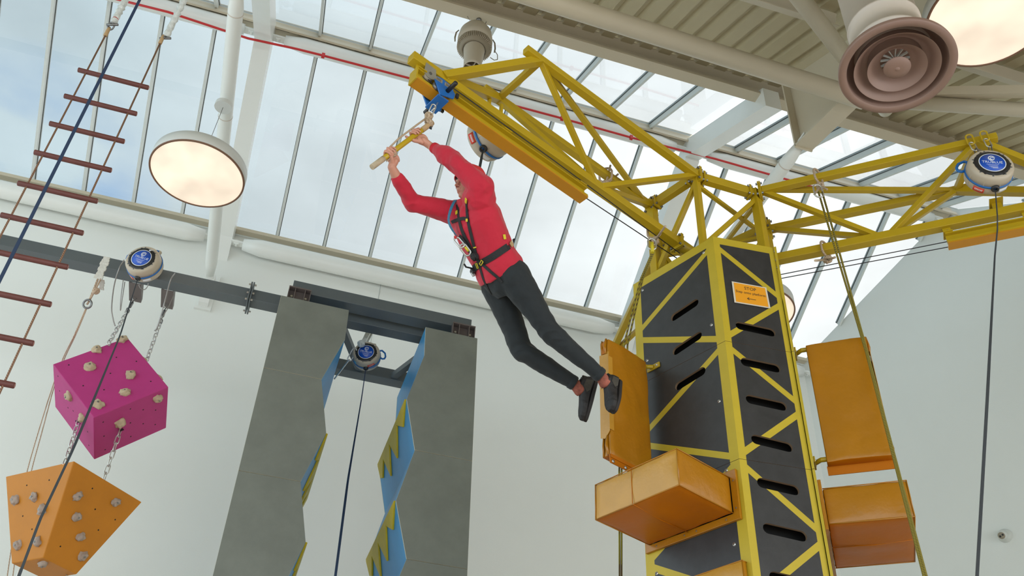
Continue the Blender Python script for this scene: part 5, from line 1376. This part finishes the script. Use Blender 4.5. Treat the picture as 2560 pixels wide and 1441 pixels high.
# hands: palm behind the bar, four fingers closing over it, thumb off the side of the palm
def hand(b, g, wrist, side, far, thumb_d, spread=.0205, L_=1.):
    """g: grip point on the bar axis; bar direction bd; w: from bar to wrist; far: over which side the fingers go"""
    w = (wrist-g); w = (w-bd*w.dot(bd)).normalized(); n = (far-bd*far.dot(bd)); n = (n-w*n.dot(w)).normalized()
    pc_ = g+w*.046+n*.006
    # palm
    for k in range(4):
        u = (k-1.5)*spread; a = g+bd*u+w*.019+n*.012; chainc(b, [a, g+bd*u*.72+w*.055+n*.006, wrist+(g-wrist)*.18+bd*u*.35], [.0125, .0145, .0155], 12)
    ell(b, g+w*.045+n*.004, bd*.040, w*.036, n*.016)
    ell(b, g+w*.052-bd*side*.026-n*.010, bd*.017, w*.028, n*.016)    # ball of the thumb
    ell(b, g+w*.050+bd*side*.028-n*.004, bd*.014, w*.030, n*.014)
    chainc(b, [g+w*.06, wrist], [.026, .025], 14)
    lens = [(.96, .0088), (1.03, .0092), (1.0, .0088), (.86, .0078)]
    for k in range(4):
        kk = k if side > 0 else 3-k; ln, fr_ = lens[kk]; u = (k-1.5)*spread; R_ = BR+fr_*.95
        P = []; A0 = 18; A1 = 18+262*ln
        for i in range(9):
            t = RAD(A0+(A1-A0)*i/8); rad = R_+(.010 if i in (2,) else .006 if i in (5,) else 0)+(.004 if i < 2 else 0)
            P.append(g+bd*(u+.0015*sin(i))+w*(cos(t)*rad)+n*(sin(t)*rad))
        chainc(b, P, [fr_*1.12, fr_*1.1, fr_*1.12, fr_*1.02, fr_, fr_*1.03, fr_*.95, fr_*.9, fr_*.82], 10)
    # thumb
    r0 = g+w*.058-bd*side*.028-n*.010; T = [r0, r0+thumb_d[0]*.044, r0+thumb_d[0]*.044+thumb_d[1]*.034, r0+thumb_d[0]*.044+thumb_d[1]*.060]
    chainc(b, T, [.0145, .0125, .0108, .0085], 12)
gL = be.lerp(bt, .735); gR_ = be.lerp(bt, .30)
farv = (CF*.75+(-CR*.5+CU*.6)).normalized()
hb_ = MB(); hb_.mi('skin')
hand(bodyb, gL, wLw, 1, farv, ((-CR*.95+CU*.10-CF*.35).normalized(), (-CR*.88+CU*.42-CF*.15).normalized()))
hand(bodyb, gR_, wRw, 1, farv, ((-CR*.18+CU*.88-CF*.55).normalized(), (-CR*.38+CU*.90-CF*.1).normalized()))
body = remesh(bodyb, 'body', CLB, .0028, 2, 'skin')
body['label'] = 'bare hands, forearms and face'
# face details
lips = MB(); ell(lips, H-hu*.0585+hf_*.0885, hl*.018, hf_*.0068, hu*.0036, 14); ell(lips, H-hu*.0675+hf_*.0865, hl*.015, hf_*.0072, hu*.0040, 14); lips.mats = ['lips']; lips.m = [0]*len(lips.f); lips.build('lips', CLB)
for s in (-1, 1):
    e_ = MB(); ell(e_, H+hu*.001+hf_*.0825+hl*(.030*s), hl*.011, hf_*.005, hu*.0028, 12); e_.mats = ['hair']; e_.m = [0]*len(e_.f); e_.build('eye', CLB)
    e_ = MB(); ell(e_, H+hu*.0235+hf_*.080+hl*(.030*s), hl*.019, hf_*.005, hu*.004, 12); e_.mats = ['hair']; e_.m = [0]*len(e_.f); e_.build('eyebrow', CLB)
    e_ = MB(); ell(e_, H-hu*.044+hf_*.099+hl*(.008*s), hl*.004, hf_*.004, hu*.0028, 10); e_.mats = ['lips']; e_.m = [0]*len(e_.f); e_.build('nostril', CLB)
# hood / beanie and the dark hair under it
ha = (hu*.90-hf_*.42).normalized(); hx = (hf_-ha*hf_.dot(ha)).normalized(); hy = ha.cross(hx)
def dome(b, k, th, t2=0):
    N_, K_ = 32, 14; o = len(b.v); c = H+hu*.008-hf_*.012
    for i in range(K_+1):
        ph = th*i/K_
        for j in range(N_):
            t = 2*pi*j/N_; q = hx*(cos(t)*sin(ph)*.100)+hy*(sin(t)*sin(ph)*.083)+ha*(cos(ph)*.108)
            b.v.append(c+q*k+q.normalized()*(.003*sin(5*t)*sin(ph)))
    for i in range(K_):
        for j in range(N_): b.f.append([o+i*N_+j, o+(i+1)*N_+j, o+(i+1)*N_+(j+1) % N_, o+i*N_+(j+1) % N_]); b.m.append(0); b.sm.append(True)
ht = one('beanie', lambda b: (dome(b, 1.13, RAD(93))), 'hat', CLB)
so = ht.modifiers.new('thick', 'SOLIDIFY'); so.thickness = .008; so.offset = 1
one('hair', lambda b: (dome(b, 1.035, RAD(99)),), 'hair', CLB)
one('chin_strap', lambda b: b.tube([H-hu*.02-hf_*.01-hl*.078 if hl.dot(CF) > 0 else H-hu*.02-hf_*.01+hl*.078, H-hu*.075+hf_*.0-(hl*.062 if hl.dot(CF) > 0 else -hl*.062), H-hu*.115+hf_*.03], .011, 8), 'hair', CLB)

# red top
jb = MB(); jb.mi('jacket')
def cs(x, y, t, a, d, tilt=0): c = J(x, y, t); return (c, lat*a, fr*d)
hemc = J(1252, 684, 6.17)
loft(jb, [cs(1254, 690, 6.17, .178, .138), cs(1247, 672, 6.17, .186, .142), cs(1234, 645, 6.17, .176, .132), cs(1222, 618, 6.17, .184, .138), cs(1208, 588, 6.17, .196, .142), cs(1193, 555, 6.17, .200, .140), cs(1184, 528, 6.18, .178, .125), cs(1176, 508, 6.19, .12, .09), cs(1170, 498, 6.21, .078, .072)], 36)
chainc(jb, [sL.lerp(che, .35), sL, sL.lerp(eLw, .45), eLw, eLw.lerp(cL_, .5), cL_.lerp(eLw, .10)], [.11, .088, .070, .058, .056, .040])
chainc(jb, [sR.lerp(che, .35), sR, sR.lerp(eRw, .5), eRw, eRw.lerp(cR_, .5), cR_.lerp(eRw, .08)], [.11, .085, .068, .058, .054, .042])
chainc(jb, [cL_.lerp(eLw, .25), cL_], [.038, .033]); chainc(jb, [cR_.lerp(eRw, .2), cR_], [.042, .038])
def cloth(sc, am):
    def f(co):
        q = V(co)*sc; return am*(pnoise(q)+.5*pnoise(q*2.3+V((3, 1, 2))))
    return f
def jdisp(co):
    q = V(co); s = (q-che)
    a = s.dot(lat)*11+s.dot(fr)*6; v_ = s.dot(sp)*3.2
    rg = 1-abs(pnoise(V((a*.8, v_*1.3, 2))))*2.2
    kk = max(0, 1-min((q-eLw).length, (q-eRw).length, (q-sL).length*.8, (q-sR).length)/.20)
    fo = 1-abs(pnoise(V((q.x*12+q.z*9, q.y*12-q.z*6, q.z*5))))*2.4
    return .0075*pnoise(V((a, v_, 0)))+.006*rg+.003*pnoise(q*17)+.002*pnoise(q*34)+kk*.010*max(-.3, fo)-.004
jk = remesh(jb, 'jacket', CLB, .0055, 5, 'jacket', jdisp)
one('collar', lambda b: loft(b, [(J(1176, 516, 6.195), lat*.112, fr*.100), (J(1170, 502, 6.21), lat*.086, fr*.082), (J(1165, 491, 6.225), lat*.076, fr*.076)], 28), 'jacket', CLB)
def cuff(p, q, r):
    d = (p-q).normalized(); one('cuff', lambda b: b.lathe([(r*.80, .012), (r*.98, .014), (r*1.03, .005), (r*1.05, -.020), (r, -.03)], M.Translation(p)@d.to_track_quat('Z', 'Y').to_matrix().to_4x4(), 24), 'jacket_dark', CLB)
cuff(cL_, eLw, .036); cuff(cR_, eRw, .040)
# trousers
tb_ = MB(); tb_.mi('trousers')
loft(tb_, [(J(1243, 665, 6.17), lat*.165, fr*.125), (J(1256, 688, 6.17), lat*.176, fr*.132), (J(1272, 712, 6.17), lat*.165, fr*.125), (J(1280, 730, 6.17), lat*.12, fr*.10)], 32)
chainc(tb_, [hL, hL.lerp(kL, .30), hL.lerp(kL, .7), kL, kL.lerp(aL, .45), aL.lerp(kL, .05)], [.112, .099, .077, .069, .060, .046], 22)
chainc(tb_, [hR, hR.lerp(kR, .30), hR.lerp(kR, .7), kR, kR.lerp(aR, .45), aR.lerp(kR, .05)], [.108, .096, .078, .071, .062, .048], 22)
def tdisp(co):
    q = V(co); k = max(0, 1-min((q-kL).length, (q-kR).length)/.16)
    k2 = max(0, 1-min((q-hL).length, (q-hR).length)/.22)
    rg = 1-abs(pnoise(V((q.x*8, q.y*8, q.z*22))))*2.4
    return .005*pnoise(q*11)+.0025*pnoise(q*26)+(k*.010+k2*.006)*max(-.4, rg)
tr = remesh(tb_, 'trousers', CLB, .0055, 5, 'trousers', tdisp)
for a, k_ in ((aL, kL), (aR, kR)):
    d = (a-k_).normalized(); one('trouser_hem', lambda b: b.lathe([(.034, .008), (.047, .010), (.050, 0), (.050, -.022), (.046, -.03)], M.Translation(a)@d.to_track_quat('Z', 'Y').to_matrix().to_4x4(), 26), 'trousers', CLB)

# socks and shoes
def sock(a, a2): one('sock', lambda b: b.tube([a, a.lerp(a2, .5), a2, a2+(a2-a)*.25], [.0385, .0385, .043, .040], 20), 'sock', CLB)
sock(aL, aL2); sock(aR, aR2)
def shoe(heel, toe, hv, nm_lb, flip):
    ax = (toe-heel); Lf = ax.length; ax.normalize(); hv = (hv-ax*hv.dot(ax)).normalized(); wv = ax.cross(hv).normalized()*flip
    R = empty('shoe', heel, None, None); R.parent = CLB; R.location = heel-wloc(CLB); R['label'] = nm_lb
    WORLD[R.name] = V(heel)
    S_ = [(-.02, .020, .040, .0), (.03, .033, .080, 0), (.12, .041, .106, 0), (.24, .042, .106, .002), (.36, .042, .092, .003), (.50, .046, .076, .003), (.66, .052, .064, .0), (.80, .051, .057, -.003), (.92, .040, .048, -.004), (1.0, .020, .032, -.003)]
    def up(b):
        secs = []
        for s, w_, h_, off in S_:
            c = heel+ax*(Lf*s)+hv*(h_*.5+.008)+wv*off
            secs.append((c, wv*w_, hv*(h_*.5)))
        loft(b, secs, 24, power=2.5)
    u_ = MB(); u_.mi('shoe'); up(u_); o = remesh(u_, 'upper', R, .004, 4, 'shoe')
    def sole(b):
        n = 26; P = []
        for i in range(n+1):
            s = i/n; w_ = .030+.012*sin(pi*min(1, s*1.1))+.008*sin(pi*max(0, s-.35)/.65); w_ *= min(1, sqrt(max(0, 1-((abs(s-.5)-.38)/.12)**2))) if abs(s-.5) > .38 else 1
            P.append((s, w_))
        poly = [heel+ax*(Lf*(s*1.03-.015))+wv*(w_) for s, w_ in P]+[heel+ax*(Lf*(s*1.03-.015))-wv*w_ for s, w_ in reversed(P[1:-1])]
        b.prism([p-hv*.008 for p in poly], hv*.024)
    one('sole', sole, 'shoe_sole', R, bevel=.006)
    for k in range(5):
        s = .34+.065*k; hh = .092-.105*(s-.34)*1.0
        c = heel+ax*(Lf*s)+hv*(hh+.001)
        one('lace', lambda b: b.tube([c-wv*.024-hv*.012, c-wv*.010+hv*.002, c+wv*.012+ax*.008+hv*.002, c+wv*.025+ax*.012-hv*.012], .0022, 6), 'lace', R)
    c0 = heel+ax*(Lf*.33)+hv*.100
    one('lace', lambda b: (b.tube([c0, c0+wv*.02+hv*.015, c0+wv*.035+hv*.004-ax*.004, c0+wv*.012+hv*.002, c0], .002, 6), b.tube([c0, c0-wv*.02+hv*.016, c0-wv*.034+hv*.004, c0-wv*.010, c0], .002, 6), b.tube([c0, c0+hv*.006+ax*.03+wv*.028], .002, 6)), 'lace', R)
    for s2 in (-1, 1): one('side_panel', lambda b: b.prism([heel+ax*(Lf*u)+hv*v_+wv*(s2*.0395) for u, v_ in ((.08, .03), (.30, .03), (.38, .05), (.26, .082), (.10, .075))], wv*(s2*.002)), 'shoe_patch', R, bevel=.001)
    one('heel_tab', lambda b: b.obox(heel+ax*(Lf*.02)+hv*.085, wv*.012, ax*.004, hv*.016), 'shoe_patch', R, bevel=.002)
    one('ankle_opening', lambda b: b.lathe([(.032, 0), (.040, .004), (.043, -.004), (.040, -.016)], M.Translation(heel+ax*(Lf*.19)+hv*.102)@hv.to_track_quat('Z', 'Y').to_matrix().to_4x4(), 24), 'shoe', R)
    return R
shoe(J(1548, 952, 6.25), J(1535, 1034, 6.10), (-CR*.80-CF*.42+CU*.30), 'near dark lace-up shoe, in front of the yellow pad', 1)
shoe(J(1492, 950, 6.38), J(1464, 1055, 6.30), (-CR*.97-CF*.16+CU*.02), 'far dark lace-up shoe, against the white wall', 1)

# harness: webbing laid on the clothes
dgm = bpy.context.evaluated_depsgraph_get()
def bvh_of(objs):
    vs = []; ps = []
    for o in objs:
        off = len(vs); ml = wloc(o); vs += [v.co+ml for v in o.data.vertices]; ps += [[i+off for i in p.vertices] for p in o.data.polygons]
    return BVHTree.FromPolygons(vs, ps)
BV = bvh_of([jk, tr])
def lay(x, y, off=.004):
    h, n, i, d = BV.ray_cast(CAM, ray(x, y), 20)
    if h is None:
        h, n, i, d = BV.find_nearest(J(x, y, 6.15))
    if n.dot(ray(x, y)) > 0: n = -n
    return h+n*off, n
def strap(name, pts, w, mname='strap_black', parent=CLB, off=.004, th=.003, lift=None):
    P = []
    for i in range(len(pts)-1):
        k = max(2, int(math.dist(pts[i], pts[i+1])/7))
        for j in range(k): P.append((pts[i][0]+(pts[i+1][0]-pts[i][0])*j/k, pts[i][1]+(pts[i+1][1]-pts[i][1])*j/k))
    P.append(pts[-1]); L_ = [lay(x, y, off) for x, y in P]
    # soften the course
    for _ in range(2): L_ = [L_[0]]+[((L_[i-1][0]+L_[i][0]*2+L_[i+1][0])/4, (L_[i-1][1]+L_[i][1]+L_[i+1][1]).normalized()) for i in range(1, len(L_)-1)]+[L_[-1]]
    def f(b):
        n = len(L_); o = len(b.v)
        for i, (p, nn) in enumerate(L_):
            d = (L_[min(n-1, i+1)][0]-L_[max(0, i-1)][0]).normalized(); s = d.cross(nn).normalized(); q = p+nn*((lift(i/(n-1)) if lift else 0)+.002)
            b.v += [q-s*w/2, q+s*w/2, q+s*w/2-nn*th, q-s*w/2-nn*th]
        for i in range(n-1):
            for j in range(4): b.f.append([o+4*i+j, o+4*i+(j+1) % 4, o+4*i+4+(j+1) % 4, o+4*i+4+j]); b.m.append(0); b.sm.append(False)
        b.f += [[o+3, o+2, o+1, o], [o+4*n-4, o+4*n-3, o+4*n-2, o+4*n-1]]; b.m += [0, 0]; b.sm += [False]*2
    return one(name, f, mname, parent)
HN = empty('harness', lay(1195, 655)[0]); HN.parent = CLB; HN.location = lay(1195, 655)[0]-wloc(CLB); WORLD[HN.name] = lay(1195, 655)[0]
HN['label'] = 'black full-body harness with yellow buckles and a blue lanyard'
strap('shoulder_strap', [(1145, 512), (1147, 540), (1152, 566), (1162, 592), (1176, 618), (1190, 642), (1198, 656)], .026, parent=HN)
strap('shoulder_strap', [(1167, 500), (1168, 530), (1172, 560), (1179, 590), (1186, 618), (1194, 645), (1200, 658)], .022, parent=HN)
strap('chest_strap', [(1131, 555), (1140, 552), (1150, 548), (1162, 546), (1172, 548)], .022, parent=HN, off=.007)
strap('waist_belt', [(1176, 676), (1190, 668), (1204, 657), (1222, 648), (1240, 637), (1258, 625), (1272, 615), (1283, 608)], .044, parent=HN, off=.006)
strap('leg_strap', [(1199, 662), (1204, 680), (1209, 698), (1216, 712), (1228, 735)], .020, parent=HN)
strap('leg_strap', [(1206, 660), (1219, 672), (1232, 684), (1246, 694), (1256, 706)], .020, parent=HN)
def blk(x, y, sx, sy, m, nm='buckle', off=.012, rot=0, th=.006):
    p, n = lay(x, y, off); r1 = (CR*cos(rot)+CU*sin(rot)); r1 = (r1-n*r1.dot(n)).normalized(); r2 = n.cross(r1)
    return one(nm, lambda b: b.obox(p, r1*sx, r2*sy, n*th), m, HN, bevel=.002)
def frame(x, y, sx, sy, rot):
    p, n = lay(x, y, .016); r1 = (CR*cos(rot)+CU*sin(rot)); r1 = (r1-n*r1.dot(n)).normalized(); r2 = n.cross(r1)
    one('buckle', lambda b: b.tube([p+r1*sx+r2*sy, p-r1*sx+r2*sy, p-r1*sx-r2*sy, p+r1*sx-r2*sy], .0032, 6, closed=True), 'strap_yellow', HN)
frame(1197, 663, .008, .017, RAD(20)); frame(1207, 656, .008, .017, RAD(-30))
blk(1176, 681, .022, .018, 'black_plastic', 'waist_buckle', .014, RAD(30), .012); blk(1183, 686, .008, .014, 'steel_plate', 'buckle_plate', .02, RAD(30), .010)
blk(1144, 533, .010, .014, 'strap_yellow', 'strap_label', .010, RAD(5), .003); blk(1168, 501, .010, .020, 'strap_yellow', 'strap_label', .010, RAD(-10), .003)
blk(1170, 551, .008, .010, 'strap_yellow', 'strap_label', .012, 0, .003); blk(1190, 618, .013, .004, 'strap_yellow', 'strap_label', .012, RAD(20), .003)
blk(1260, 593, .010, .016, 'strap_yellow', 'strap_label', .006, RAD(10), .003); blk(1276, 611, .018, .016, 'tan_patch', 'belt_pad', .010, RAD(30), .004)
one('strap_tail', lambda b: b.tube([lay(1281, 606, .01)[0], J(1283, 600, 6.2), J(1287, 598, 6.2)], .006, 6), 'strap_black', HN)
one('strap_tail', lambda b: b.tube([lay(1172, 676, .01)[0], J(1165, 668, 6.1), J(1160, 660, 6.1)], .006, 6), 'strap_black', HN)
strap('blue_lanyard', [(1141, 505), (1137, 522), (1136, 542), (1140, 564), (1147, 588)], .024, 'strap_blue', HN, lift=lambda t: .010+.035*sin(pi*t))
strap('front_webbing', [(1152, 588), (1164, 606), (1178, 628), (1190, 646)], .030, parent=HN, off=.012)
ca, cb_ = lay(1150, 590, .035)[0], lay(1166, 612, .035)[0]; cd_ = lay(1182, 634, .03)[0]
one('carabiner', lambda b: link_loop(b, ca, cb_, .040, .006, 'zinc', CR), 'zinc', HN)
one('carabiner', lambda b: link_loop(b, cb_.lerp(ca, .25), cd_, .042, .0065, 'steel_plate', CR), 'steel_plate', HN)
one('carabiner_gate', lambda b: b.tube([cb_+CR*.012, cb_.lerp(cd_, .55)+CR*.012], .0085, 8), 'strap_yellow', HN)
one('lanyard_stitch', lambda b: b.tube([ca-CU*.004, ca+CU*.014], .010, 8), 'red_cable', HN)
one('webbing_joint', lambda b: knotblob(b, lay(1192, 640, .02)[0], .022, 61), 'strap_black', HN)
# ------------------------------------------------------------------ camera, sky, render settings
cd = bpy.data.cameras.new('camera'); co = bpy.data.objects.new('camera', cd); COL.objects.link(co)
co.matrix_world = M.Translation(CAM) @ M((CR, CU, -CF)).transposed().to_4x4()
cd.sensor_fit = 'HORIZONTAL'; cd.sensor_width = 36; cd.lens = FPX/2560*36; cd.clip_start = .05; cd.clip_end = 500
SC.camera = co
w = bpy.data.worlds.new('sky'); SC.world = w; w.use_nodes = True; nt = w.node_tree; nt.nodes.clear()
N = nt.nodes.new; L = nt.links.new
out = N('ShaderNodeOutputWorld'); bg = N('ShaderNodeBackground'); L(bg.outputs[0], out.inputs[0])
tc = N('ShaderNodeTexCoord'); sep = N('ShaderNodeSeparateXYZ'); L(tc.outputs['Generated'], sep.inputs[0])
mp = N('ShaderNodeMapping'); mp.inputs['Scale'].default_value = (1, 1, 2.2); L(tc.outputs['Generated'], mp.inputs[0])
no = N('ShaderNodeTexNoise'); no.inputs['Scale'].default_value = 3.0; no.inputs['Detail'].default_value = 7; no.inputs['Roughness'].default_value = .5; L(mp.outputs[0], no.inputs['Vector'])
# brighter towards the sun behind the clouds (to the right), blue gaps low on the left
gr = N('ShaderNodeMapRange'); gr.inputs['From Min'].default_value = -.25; gr.inputs['From Max'].default_value = .42; L(sep.outputs[0], gr.inputs['Value'])
c1 = N('ShaderNodeMix'); c1.data_type = 'RGBA'; c1.inputs['A'].default_value = (.53, .64, .69, 1); c1.inputs['B'].default_value = (1.08, 1.09, 1.09, 1); L(gr.outputs[0], c1.inputs['Factor'])
cl = N('ShaderNodeMapRange'); cl.inputs['From Min'].default_value = .40; cl.inputs['From Max'].default_value = .62; cl.inputs['To Min'].default_value = .86; cl.inputs['To Max'].default_value = 1.10; L(no.outputs['Fac'], cl.inputs['Value'])
m1 = N('ShaderNodeVectorMath'); m1.operation = 'SCALE'; L(c1.outputs['Result'], m1.inputs[0]); L(cl.outputs[0], m1.inputs['Scale'])
# blue gap
dt = N('ShaderNodeVectorMath'); dt.operation = 'DOT_PRODUCT'; L(tc.outputs['Generated'], dt.inputs[0]); dt.inputs[1].default_value = tuple(ray(40, 470))
g2 = N('ShaderNodeMapRange'); g2.inputs['From Min'].default_value = cos(RAD(8)); g2.inputs['From Max'].default_value = cos(RAD(1)); L(dt.outputs['Value'], g2.inputs['Value'])
g3 = N('ShaderNodeMapRange'); g3.inputs['From Min'].default_value = .58; g3.inputs['From Max'].default_value = .40; L(no.outputs['Fac'], g3.inputs['Value'])
g4 = N('ShaderNodeMath'); g4.operation = 'MULTIPLY'; L(g2.outputs[0], g4.inputs[0]); L(g3.outputs[0], g4.inputs[1])
c2 = N('ShaderNodeMix'); c2.data_type = 'RGBA'; L(g4.outputs[0], c2.inputs['Factor']); L(m1.outputs[0], c2.inputs['A']); c2.inputs['B'].default_value = (.13, .36, .78, 1)
L(c2.outputs['Result'], bg.inputs['Color']); bg.inputs['Strength'].default_value = WORLD_STRENGTH = 2.4
SC.view_settings.view_transform = 'Standard'; SC.view_settings.look = 'None'; SC.view_settings.exposure = 0.37; SC.view_settings.gamma = 1.0
SC.view_settings.use_curve_mapping = False
SC.cycles.use_denoising = True
SC.cycles.max_bounces = 7; SC.cycles.diffuse_bounces = 4; SC.cycles.transparent_max_bounces = 20
SC.cycles.use_adaptive_sampling = True; SC.cycles.adaptive_threshold = .025
SC.cycles.caustics_reflective = False; SC.cycles.caustics_refractive = False
